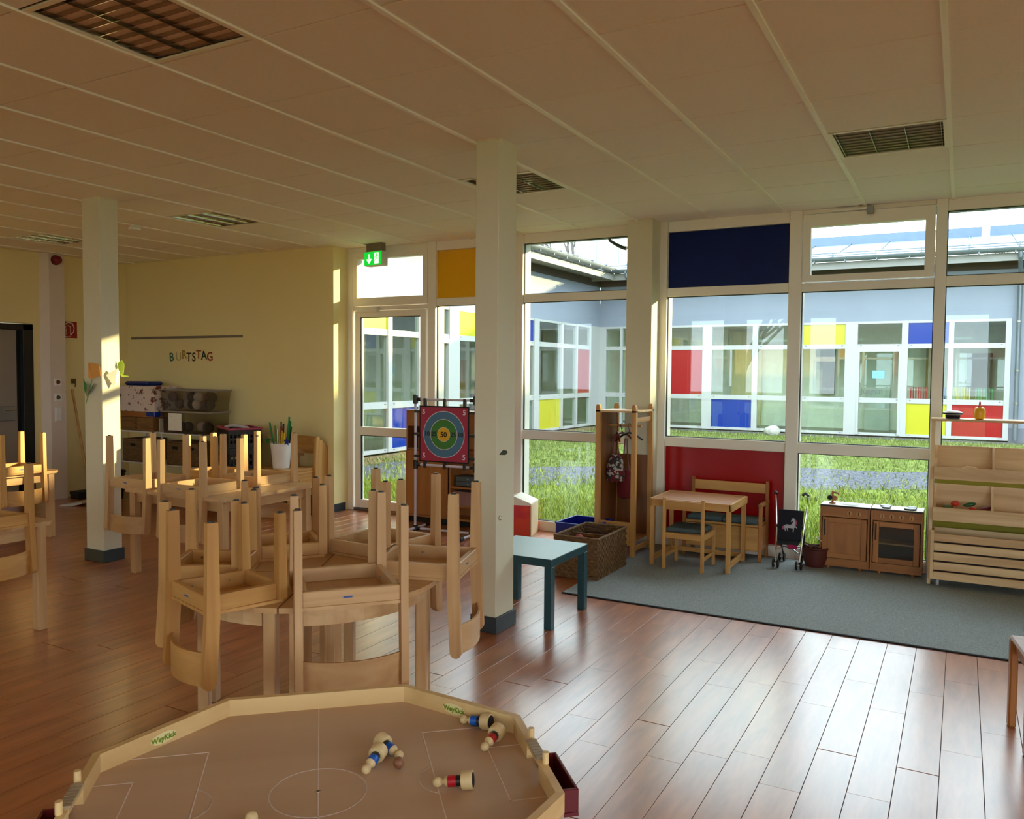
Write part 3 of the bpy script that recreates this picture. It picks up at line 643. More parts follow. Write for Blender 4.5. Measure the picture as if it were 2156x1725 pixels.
# chair at right edge of picture, upright, curved back shell
rc = empty('curved_back_chair', (.445, 4.15, 0), (0, 0, math.radians(8))); tag(rc, 'upright wooden chair with a curved backrest cut off by the right photo edge', 'chair')
for sx in (-1, 1):
    for sy in (-1, 1):
        MB().box((sx*.185, sy*.16, .20 if sy > 0 else .34), (.032, .045, .40 if sy > 0 else .68), 0, .006).build('leg', darkbeech('Z'), rc)
MB().box((0, 0, .40), (.40, .37, .022), 0, .008).build('seat', darkbeech('X'), rc)
for sx in (-1, 1): MB().box((sx*.175, 0, .365), (.02, .30, .05), 0, .003).build('seat_rail', darkbeech('Y'), rc)
vs = []; n = 14; fs_ = []
for i in range(n+1):
    a_ = PI*(1.0+i/n)
    for rr_, z_ in ((.196, .545), (.208, .545), (.208, .72), (.196, .72)): vs.append((rr_*math.cos(a_), -.12+rr_*.55*math.sin(a_), z_-.03*abs(math.cos(a_))))
for i in range(n):
    for k in range(4): kk = (k+1) % 4; fs_.append((i*4+k, i*4+kk, i*4+4+kk, i*4+4+k))
fs_ += [(0, 3, 2, 1), (n*4, n*4+1, n*4+2, n*4+3)]
MB().add(vs, fs_).build('backrest', darkbeech('X'), rc, True)

# ------------------------------------------------------------------ octagonal game table
au = math.radians(42); gt = empty('game_table', (-1.423, 1.566, 0), (0, 0, au)); tag(gt, 'octagonal wooden football game table with white pitch lines', 'game table')
ZP = .50; HL, HW, DX_, DY_ = .570, .53, .272, .225
def octo(e): # offset outline
    k = e*.41
    return [(DX_+k, HW+e), (-DX_-k, HW+e), (-HL-e, DY_+k), (-HL-e, -DY_-k), (-DX_-k, -HW-e), (DX_+k, -HW-e), (HL+e, -DY_-k), (HL+e, DY_+k)]
field_m = wood('field_plywood', rgb(188, 154, 122), rgb(206, 174, 144), 'X', scale=3, rough=.38)
rim_m = lambda ax: wood('rim_birch', rgb(205, 168, 112), rgb(228, 196, 140), ax, scale=6, rough=.4)
MB().prism(octo(.02), ZP-.018, ZP).build('playing_surface', field_m, gt)
inn, outr = octo(0), octo(.021)
goal_gap = .062
rim_z = ZP+.051
def wallseg(a, b_, A, B, name='rim_board'):
    vs = [(a[0], a[1], ZP), (b_[0], b_[1], ZP), (B[0], B[1], ZP), (A[0], A[1], ZP), (a[0], a[1], rim_z), (b_[0], b_[1], rim_z), (B[0], B[1], rim_z), (A[0], A[1], rim_z)]
    ba = math.atan2(b_[1]-a[1], b_[0]-a[0])
    m = MB(); m.add(vs, [(0, 1, 2, 3), (4, 7, 6, 5), (0, 4, 5, 1), (1, 5, 6, 2), (2, 6, 7, 3), (3, 7, 4, 0)])
    return m.build(name, rim_m('X'), gt)
for i in range(8):
    j = (i+1) % 8
    if i in (2, 6):
        a, b_, A, B = Vector(inn[i]), Vector(inn[j]), Vector(outr[i]), Vector(outr[j]); sgn = -1 if i == 2 else 1
        def at_y(y_): return (a[0], y_), (A[0], y_)
        y0_, y1_ = a[1], b_[1]; s_ = 1 if y1_ > y0_ else -1
        g0, g1 = at_y(-s_*.075), at_y(s_*.075)
        g0i, g0o = at_y(-s_*goal_gap+0*s_); g1i, g1o = at_y(s_*goal_gap)
        wallseg(a, g0i, A, g0o); wallseg(g1i, b_, g1o, B)
    else: wallseg(inn[i], inn[j], outr[i], outr[j])
for sg in (-1, 1):
    xo_ = sg*(HL+.01)
    MB().bx(xo_-.011, xo_+.011, -.062, .062, ZP+.037, ZP+.052, .002).build('goal_lintel', rim_m('Y'), gt)
    gate = MB()
    for k in range(7): gate.bx(xo_-.014, xo_+.014, -.056+.0165*k, -.056+.0165*k+.013, ZP+.052, ZP+.058)
    gate.build('slatted_gate', wood('grey_wood', rgb(150, 132, 108), rgb(172, 152, 124), 'Y'), gt)
    for yy in (-.075, .075): MB().lathe([(.009, 0), (.0085, .03)], 12, Matrix.Translation((xo_+sg*.006, yy, rim_z))).build('peg', rim_m('Z'), gt, True)
    rb = empty('goal_box'); rb.parent = gt; dk = mat('dark_red_box', rgb(92, 4, 16), .4); x0_, x1_ = sorted((sg*(HL+.022), sg*(HL+.085))); ya_, yb_ = (-.15, .06) if sg > 0 else (-.16, .035)
    MB().bx(x0_, x1_, ya_, yb_, ZP-.06, ZP-.05).build('box_bottom', dk, rb)
    MB().bx(x0_, x1_, ya_, ya_+.008, ZP-.05, ZP+.012, .002).build('box_side', dk, rb); MB().bx(x0_, x1_, yb_-.008, yb_, ZP-.05, ZP+.012, .002).build('box_side', dk, rb)
    MB().bx(x1_-.008 if sg > 0 else x0_, x1_ if sg > 0 else x0_+.008, ya_+.008, yb_-.008, ZP-.05, ZP+.012, .002).build('box_side', dk, rb)
    MB().bx(x0_ if sg > 0 else x1_-.008, x0_+.008 if sg > 0 else x1_, ya_+.008, yb_-.008, ZP-.05, ZP+.012, .002).build('box_side', dk, rb)
ln = MB(); lw = .0032; z0, z1 = ZP+.0001, ZP+.0007
def seg(x0, y0, x1, y1):
    d = Vector((x1-x0, y1-y0)); L_ = d.length; ln.box(((x0+x1)/2, (y0+y1)/2, (z0+z1)/2), (L_+lw, lw, z1-z0), math.atan2(d.y, d.x))
def arc(cx, cy, r, a, b_, n=40):
    for k in range(n):
        t0, t1 = a+(b_-a)*k/n, a+(b_-a)*(k+1)/n; seg(cx+r*math.cos(t0), cy+r*math.sin(t0), cx+r*math.cos(t1), cy+r*math.sin(t1))
seg(0, -HW, 0, HW); arc(0, 0, .123, 0, 2*PI, 56)
for sg in (-1, 1):
    seg(sg*.303, -.288, sg*.303, .288); seg(sg*.303, .288, sg*.505, .288); seg(sg*.303, -.288, sg*.505, -.288)
    seg(sg*.474, -.15, sg*.474, .15); seg(sg*.474, .15, sg*HL, .15); seg(sg*.474, -.15, sg*HL, -.15)
    arc(sg*.345, 0, .085, PI-1.05 if sg > 0 else -1.05, PI+1.05 if sg > 0 else 1.05, 16)
ln.build('pitch_lines', mat('white_line_paint', rgb(226, 208, 196), .5), gt)
MB().lathe([(.006, 0), (.005, .002)], 12, Matrix.Translation((0, 0, ZP))).build('centre_pin', steel_m, gt)
for sx in (-1, 1):
    for sy in (-1, 1): MB().box((sx*.36, sy*.36, (ZP-.02)/2), (.055, .055, ZP-.02), 0, .004).build('leg', rim_m('Z'), gt)
    MB().box((sx*.36, 0, ZP-.055), (.03, .66, .07), 0, .003).build('cross_rail', rim_m('Y'), gt)
sgreen = mat('sticker_green', rgb(110, 140, 20), .5); spale = mat('sticker_pale', rgb(228, 214, 156), .5)
def sticker(cx, cy, yaw):
    s = MB(); s.lathe([(1, 0), (1, .0006)], 28, Matrix.Translation((cx, cy, ZP+.0225)) @ Matrix.Rotation(yaw, 4, 'Z') @ Matrix.Rotation(PI/2, 4, 'X') @ Matrix.Diagonal((.042, .0165, 1, 1)))
    st = s.build('sticker', spale, gt)
    Mx = Matrix.Translation((cx, cy, ZP+.0225)) @ Matrix.Rotation(yaw, 4, 'Z') @ Matrix.Rotation(PI/2, 4, 'X') @ Matrix.Translation((0, -.001, .0014)) @ Matrix.Rotation(0, 4, 'Z')
    place_text('WeyKick', .0215, sgreen, Mx, gt, 'sticker_lettering', .0007, .0003)
e_ = Vector((inn[7][0]-inn[0][0], inn[7][1]-inn[0][1])); e_n = e_.normalized(); p = Vector(inn[0])+e_*.48; sticker(p.x-e_n.y*0+(-.0004)*abs(e_n.y), p.y-.0004, math.atan2(e_n.y, e_n.x))
e2 = Vector((inn[1][0]-inn[2][0], inn[1][1]-inn[2][1])); e2n = e2.normalized(); p = Vector(inn[2])+e2*.45; sticker(p.x+.0003, p.y-.0004, math.atan2(e2n.y, e2n.x))
# kicker figures and balls (local table coordinates -> world)
GM = Matrix.Translation((-1.423, 1.566, ZP)) @ Matrix.Rotation(au, 4, 'Z')
kick_m = wood('kicker_wood', rgb(205, 176, 126), rgb(226, 200, 150), 'Z')
def kicker(base, head, shirt, label, lift=.0, lab2=None):
    b = GM @ Vector((base[0], base[1], 0)); h_ = GM @ Vector((head[0], head[1], 0)); d = (h_-b); d.z = 0; d.normalize()
    t = empty('kicker_figure', (b.x, b.y, ZP+.001+lift)); tag(t, label, 'game figure', 'wooden kicker figures lying on the pitch')
    # axis lies: disc edge and head rest on the board
    up_ = Vector((0, 0, 1)); rdisc, rhead, L_ = .024, .0125, .098
    tilt = math.asin((rdisc-rhead)/L_); ax = (d*math.cos(tilt)-up_*math.sin(tilt)).normalized(); side = ax.cross(up_).normalized(); nn = side.cross(ax)
    M = Matrix(((side.x, nn.x, ax.x, 0), (side.y, nn.y, ax.y, 0), (side.z, nn.z, ax.z, rdisc), (0, 0, 0, 1)))
    MB().lathe([(.0235, 0), (.024, .002), (.024, .026), (.022, .030)], 24, M).build('base_disc', kick_m, t, True)
    MB().lathe([(.019, -.0006), (.019, .001)], 20, M).build('felt_pad', blackm_m, t)
    MB().lathe([(.0135, .030), (.0145, .044)], 20, M).build('shorts', black_m, t, True)
    MB().lathe([(.0146, .044), (.0146, .066)], 20, M).build('shirt', shirt, t, True)
    MB().lathe([(.0143, .066), (.012, .073), (.006, .078), (.0055, .082), (.009, .0835), (.0055, .085)], 18, M).build('neck', kick_m, t, True)
    MB().sphere((0, 0, .095), .0128, 16, 10, (1, 1, 1), M).build('head', kick_m, t, True)
bs = mat('blue_shirt', rgb(20, 90, 190), .35); rs = mat('red_shirt', rgb(176, 16, 34), .35)
kicker((.168, .150), (.125, .065), bs, 'blue-shirted kicker figure pointing at the centre line')
kicker((.172, .212), (.222, .125), bs, 'blue-shirted kicker figure lying next to the brown ball')
kicker((.392, -.072), (.30, -.041), rs, 'red-shirted kicker figure lying alone in the penalty area')
kicker((.508, .262), (.425, .330), bs, 'blue-shirted kicker figure against the rim beside the sticker')
kicker((.520, .205), (.462, .128), rs, 'red-shirted kicker figure in the corner beneath the rim')
bb = GM @ Vector((.214, .082, .0155)); tag(MB().sphere(bb, .0155, 20, 12).build('wooden_ball', wood('ball_wood', rgb(120, 76, 52), rgb(150, 98, 66), 'Z'), None, True), 'brown wooden ball beside a blue-shirted kicker', 'ball')
bb = GM @ Vector((-.155, -.122, .0155)); tag(MB().sphere(bb, .0155, 20, 12).build('wooden_ball', kick_m, None, True), 'pale wooden ball at the bottom edge of the photo', 'ball')

# ------------------------------------------------------------------ teal side table
tt = empty('side_table', (-2.45, 4.70, 0)); tag(tt, 'low teal side table with pale top beside the front column', 'table')
teal = mat('teal_lacquer', rgb(20, 62, 70), .4, noise=.02); pale = mat('pale_aqua_top', rgb(150, 190, 196), .3, noise=.02)
MB().box((0, 0, .4145), (.55, .55, .049), 0, .002).build('tabletop', teal, tt); MB().box((0, 0, .4398), (.548, .548, .002)).build('top_surface', pale, tt)
for sx in (-1, 1):
    for sy in (-1, 1): MB().box((sx*.25, sy*.25, .195), (.05, .05, .39), 0, .002).build('leg', teal, tt)
tt.location = (-2.44, 4.725, 0)

# ------------------------------------------------------------------ wardrobe stand with hangers and bags
wd = empty('dress_up_rack', (-2.60, 6.80, 0)); tag(wd, 'tall wooden dress-up rack with open front by the window column', 'wardrobe')
HX, HY, HZ = .165, .21, 1.30
for sx in (-1, 1):
    for sy in (-1, 1):
        MB().prism([(-.02, 0), (.02, 0), (.02, HZ-.02), (.012, HZ+.012), (-.012, HZ+.012), (-.02, HZ-.02)], -.02, .02, 'XZ', Matrix.Translation((sx*HX, sy*HY, 0))).build('post', golden('Z'), wd)
MB().bx(-HX-.02, HX+.02, -HY-.02, HY+.02, 1.245, 1.263, .002).build('top_board', pine('X'), wd)
MB().bx(-HX+.0, -HX+.014, -HY+.02, HY-.02, .12, 1.24).build('side_panel', wood('shaded_honey_wood', rgb(104, 60, 28), rgb(136, 84, 42), 'Z'), wd)  # darker colour on side and back panels paints in the backlit shade
MB().bx(-HX+.02, HX-.02, HY-.012, HY+.002, .12, .85).build('back_panel', wood('shaded_honey_wood', rgb(104, 60, 28), rgb(136, 84, 42), 'Z'), wd)
MB().bx(-HX+.02, HX-.02, -HY-.008, -HY+.008, .10, .30, .002).build('front_apron', golden('X'), wd)
MB().bx(-HX+.014, HX-.02, -HY+.01, HY-.01, .12, .135).build('floor_board', darkbeech('X'), wd)
MB().bx(HX-.012, HX+.008, -HY+.02, HY-.02, .05, .085, .002).build('side_rail', golden('Y'), wd)
MB().bx(HX-.012, HX+.008, -HY+.02, HY-.02, 1.16, 1.20, .002).build('side_rail', golden('Y'), wd)
MB().tube([(-HX+.01, 0, 1.12), (HX-.01, 0, 1.12)], .011, 10).build('hanging_rail', golden('X'), wd, True)
def hanger(x, ang, col, label, nm):
    t = empty(nm, (-2.60+x, 6.80, 1.12), (0, 0, ang)); tag(t, label, 'hanger', 'hangers on the dress-up rack')
    hkk = MB().tube([(0, .0+.016*math.cos(a), .004+.016*math.sin(a)) for a in [(-30+30*k)*PI/180 for k in range(9)]]+[(0, -.004, -.03), (0, 0, -.06)], .0025, 6).build('hook', black_m, t, True)
    MB().tube([(0, -.15, -.13), (0, -.08, -.085), (0, 0, -.06), (0, .08, -.085), (0, .15, -.13)], .009, 7).build('arm', col, t, True)
dkr = mat('dark_red_wood', rgb(110, 30, 24), .45)
hanger(-.07, .5, dkr, 'dark red wooden hanger at the left end of the rail', 'clothes_hanger'); hanger(-.03, -.3, dkr, 'second dark red hanger holding the bag straps', 'clothes_hanger')
hanger(.04, -.55, black_m, 'black hanger hanging slanted on the rail', 'clothes_hanger'); hanger(.09, .25, black_m, 'black hanger next to the right post', 'clothes_hanger')
def bag(name, cx, cy, ztop, zb, w_, d_, m, label, strap):
    t = empty(name, (cx, cy, zb)); tag(t, label, 'bag', 'bags hanging in the rack'); H_ = ztop-zb
    prof = [(.35, 0), (.9, .04), (1.0, .25), (.92, .6), (.7, .85), (.45, 1.0)]
    vs = []; n = 18
    for r_, z_ in prof:
        for i in range(n):
            a_ = 2*PI*i/n; k = 1+.08*math.sin(5*a_+z_*7)+.05*math.sin(9*a_); vs.append((w_/2*r_*k*math.cos(a_), d_/2*r_*k*math.sin(a_), z_*H_))
    fs_ = [(k*n+i, k*n+(i+1) % n, (k+1)*n+(i+1) % n, (k+1)*n+i) for k in range(len(prof)-1) for i in range(n)]+[tuple(range(n))[::-1], tuple((len(prof)-1)*n+i for i in range(n))]
    MB().add(vs, fs_).build('bag_body', m, t, True)
    for sx in (-1, 1): MB().tube([(sx*w_*.22, 0, H_*.95), (sx*w_*.12, -.005, H_*.95+(strap-ztop)*.5), (sx*.01, 0, strap-zb)], .006, 6).build('strap', dkr, t, True)
bagred = mat('dark_red_cloth', rgb(105, 14, 24), .85, noise=.15, nscale=30)
pat = bpy.data.materials.new('patterned_cloth'); pat.use_nodes = True
_N = pat.node_tree.nodes; _L = pat.node_tree.links; _v = _N.new('ShaderNodeTexVoronoi'); _v.inputs['Scale'].default_value = 45; _t = _N.new('ShaderNodeTexCoord'); _L.new(_t.outputs['Object'], _v.inputs['Vector'])
_r = _N.new('ShaderNodeValToRGB'); _r.color_ramp.interpolation = 'CONSTANT'; _r.color_ramp.elements[0].color = rgb(40, 44, 46); _r.color_ramp.elements[1].position = .7; _r.color_ramp.elements[1].color = rgb(170, 160, 150)
_e = _r.color_ramp.elements.new(.4); _e.color = rgb(96, 22, 28); _L.new(_v.outputs['Color'], _r.inputs['Fac']); _L.new(_r.outputs['Color'], _N['Principled BSDF'].inputs['Base Color']); _N['Principled BSDF'].inputs['Roughness'].default_value = .9
bag('cloth_bag', -2.67, 6.76, .86, .62, .17, .12, pat, 'grey and red patterned cloth bag hanging in the rack', 1.04)
bag('cloth_bag', -2.62, 6.88, .72, .46, .15, .09, bagred, 'plain dark red cloth bag hanging lowest in the rack', 1.0)

# ------------------------------------------------------------------ bins and boxes by the window
def open_box(name, cx, cy, w_, d_, h_, yaw, m, label, cat, rimm=None, wt=.006, slots=False):
    t = empty(name, (cx, cy, .001), (0, 0, yaw)); tag(t, label, cat); a, b_ = w_/2, d_/2
    MB().bx(-a, a, -b_, b_, 0, .008).build('bottom', m, t)
    for s in (-1, 1):
        if slots:
            q = MB(); zz = h_-.075; y0, y1 = sorted((s*b_, s*(b_-wt)))
            q.bx(-a, a, y0, y1, .008, zz); q.bx(-a, -.05, y0, y1, zz, zz+.035); q.bx(.05, a, y0, y1, zz, zz+.035); q.bx(-a, a, y0, y1, zz+.035, h_); q.build('side', m, t)
        else: MB().bx(-a, a, s*b_-s*wt, s*b_, .008, h_).build('side', m, t)
        MB().bx(s*a-s*wt, s*a, -b_+wt, b_-wt, .008, h_).build('side', m, t)
    q = MB(); o_ = .006
    for s in (-1, 1): q.bx(-a-o_, a+o_, s*b_-.008, s*b_+.008, h_-.004, h_+.008, .002); q.bx(s*a-.008, s*a+.008, -b_+.008, b_-.008, h_-.004, h_+.008, .002)
    q.build('rim', rimm or m, t); return t
open_box('plastic_crate', -2.87, 6.55, .36, .40, .28, -.03, mat('blue_crate', rgb(8, 26, 150), .35), 'blue plastic storage crate behind the wicker basket', 'crate', None, .006, True)
wick = wood('brown_wicker', rgb(74, 50, 26), rgb(132, 96, 54), 'X', scale=60, rough=.8, stretch=.3)
wk = empty('wicker_basket', (-2.56, 5.98, 0), (0, 0, 0)); tag(wk, 'large rectangular brown wicker basket with a divider beside the teal table', 'basket')
def woven(parent, w_, d_, h_, m, rows=12, nm='woven_side'):
    a, b_ = w_/2, d_/2
    for (cx, cy, L_, yaw) in ((0, -b_, w_, 0), (0, b_, w_, 0), (-a, 0, d_, PI/2), (a, 0, d_, PI/2)):
        q = MB(); n = max(6, int(L_/.028)); rh = (h_-.02)/rows
        for r_ in range(rows):
            for k in range(n):
                off_ = .004*(1 if (k+r_) % 2 else -1); q.box((-L_/2+(k+.5)*L_/n, off_, .01+(r_+.5)*rh), (L_/n*1.02, .009, rh*.86))
        o = q.build(nm, m, parent); o.location = (cx, cy, 0); o.rotation_euler = (0, 0, yaw); o['kind'] = 'stuff'
    MB().bx(-a, a, -b_, b_, .004, .014).build('bottom', m, parent)
    rim = MB()
    for s in (-1, 1):
        rim.tube([(-a, s*b_, h_), (a, s*b_, h_)], .011, 7); rim.tube([(s*a, -b_, h_), (s*a, b_, h_)], .011, 7)
    rim.build('rim', m, parent, True)
woven(wk, .36, .60, .32, wick)
MB().bx(-.17, .17, -.005, .005, .02, .30).build('divider', wick, wk)
pc = MB()
for k in range(9): pc.sphere((-2.66+random.uniform(-.05, .12), 5.80+random.uniform(-.08, .06), .25+random.uniform(-.02, .06)), .06, 10, 6, (1.2, .8, .45))
pk = empty('fabric_scrap', (0, 0, 0)); tag(pk, 'crumpled pink cloth lying in the near half of the wicker basket', 'cloth')
vs = []; fs_ = []; n = 12
for i in range(n+1):
    for j in range(n+1):
        u_, v_ = i/n-.5, j/n-.5; zz = .33-.55*(u_*u_+v_*v_)+.022*math.sin(11*u_+3*v_)+.018*math.sin(13*v_-5*u_); vs.append((-2.61+u_*.26, 5.80+v_*.22, zz-.03))
for i in range(n):
    for j in range(n): a_ = i*(n+1)+j; fs_.append((a_, a_+n+1, a_+n+2, a_+1))
pko = MB().add(vs, fs_).build('cloth_fold', mat('pink_cloth', rgb(170, 92, 92), .9, noise=.2, nscale=20), pk, True); md = pko.modifiers.new('t', 'SOLIDIFY'); md.thickness = .01
MB().bx(-2.71, -2.40, 5.71, 5.96, .015, .2).build('cloth_pile', mat('maroon_cloth', rgb(60, 24, 22), .95), pk)
MB().bx(-2.30, -2.24, 6.42, 6.52, .010, .075, .008)
tag(MB().box((-2.50, 6.49, .04), (.07, .05, .06), .3, .012).build('folded_paper', wpa), 'small white folded paper at the foot of the dress-up rack', 'paper')
# red cardboard box with slanted top
rb = empty('cardboard_box', (-3.80, 7.03, 0.001), (0, 0, .25)); tag(rb, 'painted red cardboard box with a white gabled top by the window', 'box')
rp_ = bpy.data.materials.new('red_painted_card'); rp_.use_nodes = True
_N = rp_.node_tree.nodes; _L = rp_.node_tree.links; _n = _N.new('ShaderNodeTexNoise'); _n.inputs['Scale'].default_value = 4; _t = _N.new('ShaderNodeTexCoord'); _L.new(_t.outputs['Object'], _n.inputs['Vector'])
_r = _N.new('ShaderNodeValToRGB'); _r.color_ramp.elements[0].position = .45; _r.color_ramp.elements[0].color = rgb(205, 38, 48); _r.color_ramp.elements[1].position = .55; _r.color_ramp.elements[1].color = rgb(222, 66, 34); _L.new(_n.outputs['Fac'], _r.inputs['Fac']); _L.new(_r.outputs['Color'], _N['Principled BSDF'].inputs['Base Color']); _N['Principled BSDF'].inputs['Roughness'].default_value = .5
MB().prism([(-.17, 0), (.17, 0), (.17, .30), (-.17, .30)], -.15, .15, 'XZ').build('box_body', rp_, rb)
MB().prism([(-.175, .30), (.175, .30), (.175, .32), (0, .385), (-.175, .32)], -.155, .155, 'XZ').build('box_top', mat('white_card', rgb(232, 224, 204), .7), rb)
MB().bx(.165, .176, -.153, .153, 0, .31, .001).build('edge_tape', mat('buff_tape', rgb(214, 190, 150), .7), rb)

# ------------------------------------------------------------------ children's corner: table, chair, bench
kt = empty('play_table', (-1.89, 6.67, .009)); tag(kt, 'small wooden play table on the grey carpet before the red panel', 'table')
KX, KY, KH = .33, .265, .55
for sx in (-1, 1):
    for sy in (-1, 1): MB().box((sx*(KX-.018), sy*(KY-.014), (KH-.012)/2), (.036, .028, KH-.012), 0, .003).build('leg', golden('Z'), kt)
    MB().bx(sx*(KX-.002)-.011, sx*(KX-.002)+.011, -KY, KY, KH-.06, KH, .002).build('apron', golden('Y'), kt); MB().bx(-KX+.01, KX-.01, sx*(KY-.002)-.011, sx*(KY-.002)+.011, KH-.06, KH, .002).build('apron', golden('X'), kt)
    MB().bx(sx*(KX-.018)-.009, sx*(KX-.018)+.009, -KY+.02, KY-.02, .03, .075, .002).build('foot_rail', golden('Y'), kt)
MB().bx(-KX+.03, KX-.03, KY-.025, KY-.007, .03, .07, .002).build('foot_rail', golden('X'), kt)
MB().bx(-KX+.012, KX-.012, -KY+.012, KY-.012, KH-.014, KH-.004).build('tabletop', darkbeech('X'), kt)
grey_m = mat('grey_green_cushion', rgb(74, 92, 96), .9)
kc = empty('play_chair', (-1.915, 6.49, .009)); tag(kc, 'small play chair with a grey cushion at the play table', 'chair')
for sx in (-1, 1):
    MB().box((sx*.157, -.165, .29), (.026, .026, .58), 0, .003).build('leg', golden('Z'), kc); MB().box((sx*.157, .165, .16), (.026, .026, .32), 0, .003).build('leg', golden('Z'), kc)
    MB().box((sx*.157, 0, .275), (.02, .31, .045), 0, .002).build('seat_rail', golden('Y'), kc); MB().box((sx*.157, 0, .10), (.014, .31, .028), 0, .002).build('foot_rail', golden('Y'), kc)
for sy in (-1, 1): MB().box((0, sy*.165, .275), (.29, .02, .045), 0, .002).build('seat_rail', golden('X'), kc)
MB().box((0, -.165, .52), (.29, .016, .07), 0, .002).build('backrest', golden('X'), kc)
MB().box((0, 0, .318), (.30, .31, .036), 0, .014).build('cushion', grey_m, kc)
kb = empty('play_bench', (-1.77, 7.08, .009)); tag(kb, 'wooden children\'s bench with grey cushions under the red panel', 'bench')
for sx in (-1, 1):
    MB().box((sx*.325, .13, .325), (.028, .028, .65), 0, .003).build('leg', darkbeech('Z'), kb); MB().box((sx*.325, -.13, .24), (.028, .028, .48), 0, .003).build('leg', darkbeech('Z'), kb)
    MB().box((sx*.325, 0, .475), (.034, .30, .03), 0, .006).build('armrest', darkbeech('Y'), kb); MB().box((sx*.325, 0, .19), (.014, .24, .2), 0).build('end_panel', darkbeech('Z'), kb)
MB().box((0, .135, .585), (.63, .016, .085), 0, .003).build('backrest', golden('X'), kb); MB().box((0, -.13, .185), (.62, .014, .20), 0, .002).build('front_panel', golden('X'), kb)
MB().box((0, 0, .298), (.63, .27, .016)).build('seat_board', golden('X'), kb)
for k in (-1, 1): MB().box((k*.155, -.0, .326), (.305, .26, .038), 0, .015).build('cushion', grey_m, kb)
# doll stroller
st = empty('doll_stroller', (-1.20, 6.92, .009)); tag(st, 'dark doll stroller with a unicorn picture on its seat back', 'stroller')
navy = mat('navy_cloth', rgb(14, 18, 32), .85)
for sx in (-1, 1):
    MB().tube([(sx*.092, -.10, .045), (sx*.105, -.0, .30), (sx*.125, .05, .52), (sx*.13, .03, .60)], .007, 8).build('frame_tube', chrome_m, st, True)
    MB().tube([(sx*.075, .17, .045), (sx*.10, .08, .24), (sx*.10, -.02, .34)], .006, 8).build('frame_tube', mat('dark_tube', rgb(40, 42, 46), .35, metal=.6), st, True)
    MB().tube([(sx*.13, .035, .59), (sx*.115, -.03, .615), (sx*.10, -.05, .60)], .011, 8).build('hand_grip', black_m, st, True)
    for yy in (-.10, .17):
        wv = empty('wheel_pair'); wv.parent = st
        for o_ in (-.018, .018): MB().lathe([(.018, -.006), (.033, -.006), (.035, 0), (.033, .006), (.018, .006)], 20, Matrix.Translation((sx*.090+o_, yy, .036)) @ Matrix.Rotation(PI/2, 4, 'Y')).build('wheel', blackm_m, wv, True)
        MB().lathe([(.006, -.022), (.006, .022)], 10, Matrix.Translation((sx*.090, yy, .036)) @ Matrix.Rotation(PI/2, 4, 'Y')).build('axle', white_m, wv)
bk = [(-.100, .035, .46), (.100, .035, .46), (.088, -.02, .22), (-.088, -.02, .22)]
o = MB().add(bk+[(x_, y_+.008, z_) for x_, y_, z_ in bk], [(0, 3, 2, 1), (4, 5, 6, 7), (0, 1, 5, 4), (1, 2, 6, 5), (2, 3, 7, 6), (3, 0, 4, 7)]).build('seat_back', navy, st)
MB().add([(-.088, -.02, .225), (.088, -.02, .225), (.08, -.10, .205), (-.08, -.10, .205), (-.088, -.02, .215), (.088, -.02, .215), (.08, -.10, .195), (-.08, -.10, .195)], [(0, 1, 2, 3)[::-1], (4, 5, 6, 7), (0, 1, 5, 4), (1, 2, 6, 5), (2, 3, 7, 6), (3, 0, 4, 7)]).build('seat', navy, st)
MB().bx(-.002, .075, -.108, -.08, .165, .20, .008).build('seat_lining', mat('magenta_cloth', rgb(150, 14, 70), .8), st)
MB().tube([(-.088, -.08, .15), (-.03, -.06, .175), (.03, -.06, .16), (.09, -.09, .13)], .005, 7).build('cross_brace', chrome_m, st, True)
# unicorn motif, built flat on the cloth
un_p = [(-.048, .335), (-.03, .345), (0, .342), (.014, .352), (.022, .378), (.012, .372), (.004, .366), (.002, .374), (.014, .392), (.022, .40), (.034, .388), (.038, .36), (.036, .335), (.046, .334), (.056, .322), (.052, .318), (.042, .326), (.032, .322), (.028, .288), (.022, .288), (.022, .316), (-.016, .318), (-.02, .31), (-.012, .292), (-.018, .29), (-.028, .312), (-.034, .318), (-.038, .31), (-.03, .29), (-.036, .288), (-.046, .31), (-.046, .32)]
def on_back(pts_, nm, m, e=.002):
    n_ = len(pts_); vv = []
    for x_, z_ in pts_:
        tt_ = (z_-.22)/.24; yy = -.02+.055*tt_; vv.append((x_, yy-e, z_))
    vv += [(x_, y_+.0008, z_) for x_, y_, z_ in vv]
    MB().add(vv, [tuple(range(n_)), tuple(range(n_, 2*n_))[::-1]]+[(i, n_+i, n_+(i+1) % n_, (i+1) % n_) for i in range(n_)]).build(nm, m, st)
on_back(un_p, 'unicorn_motif', mat('motif_silver', rgb(178, 176, 186), .5)); pnk = mat('motif_pink', rgb(190, 80, 110), .6)
on_back([(.038, .388), (.052, .372), (.05, .35), (.042, .335), (.037, .345), (.039, .365)], 'mane_motif', pnk, .0025); on_back([(-.05, .335), (-.062, .325), (-.06, .30), (-.052, .305), (-.047, .325)], 'tail_motif', pnk, .0025)
on_back([(.006, .40), (.012, .398), (.013, .388)], 'horn_motif', mat('motif_silver', rgb(178, 176, 186), .5), .0026)
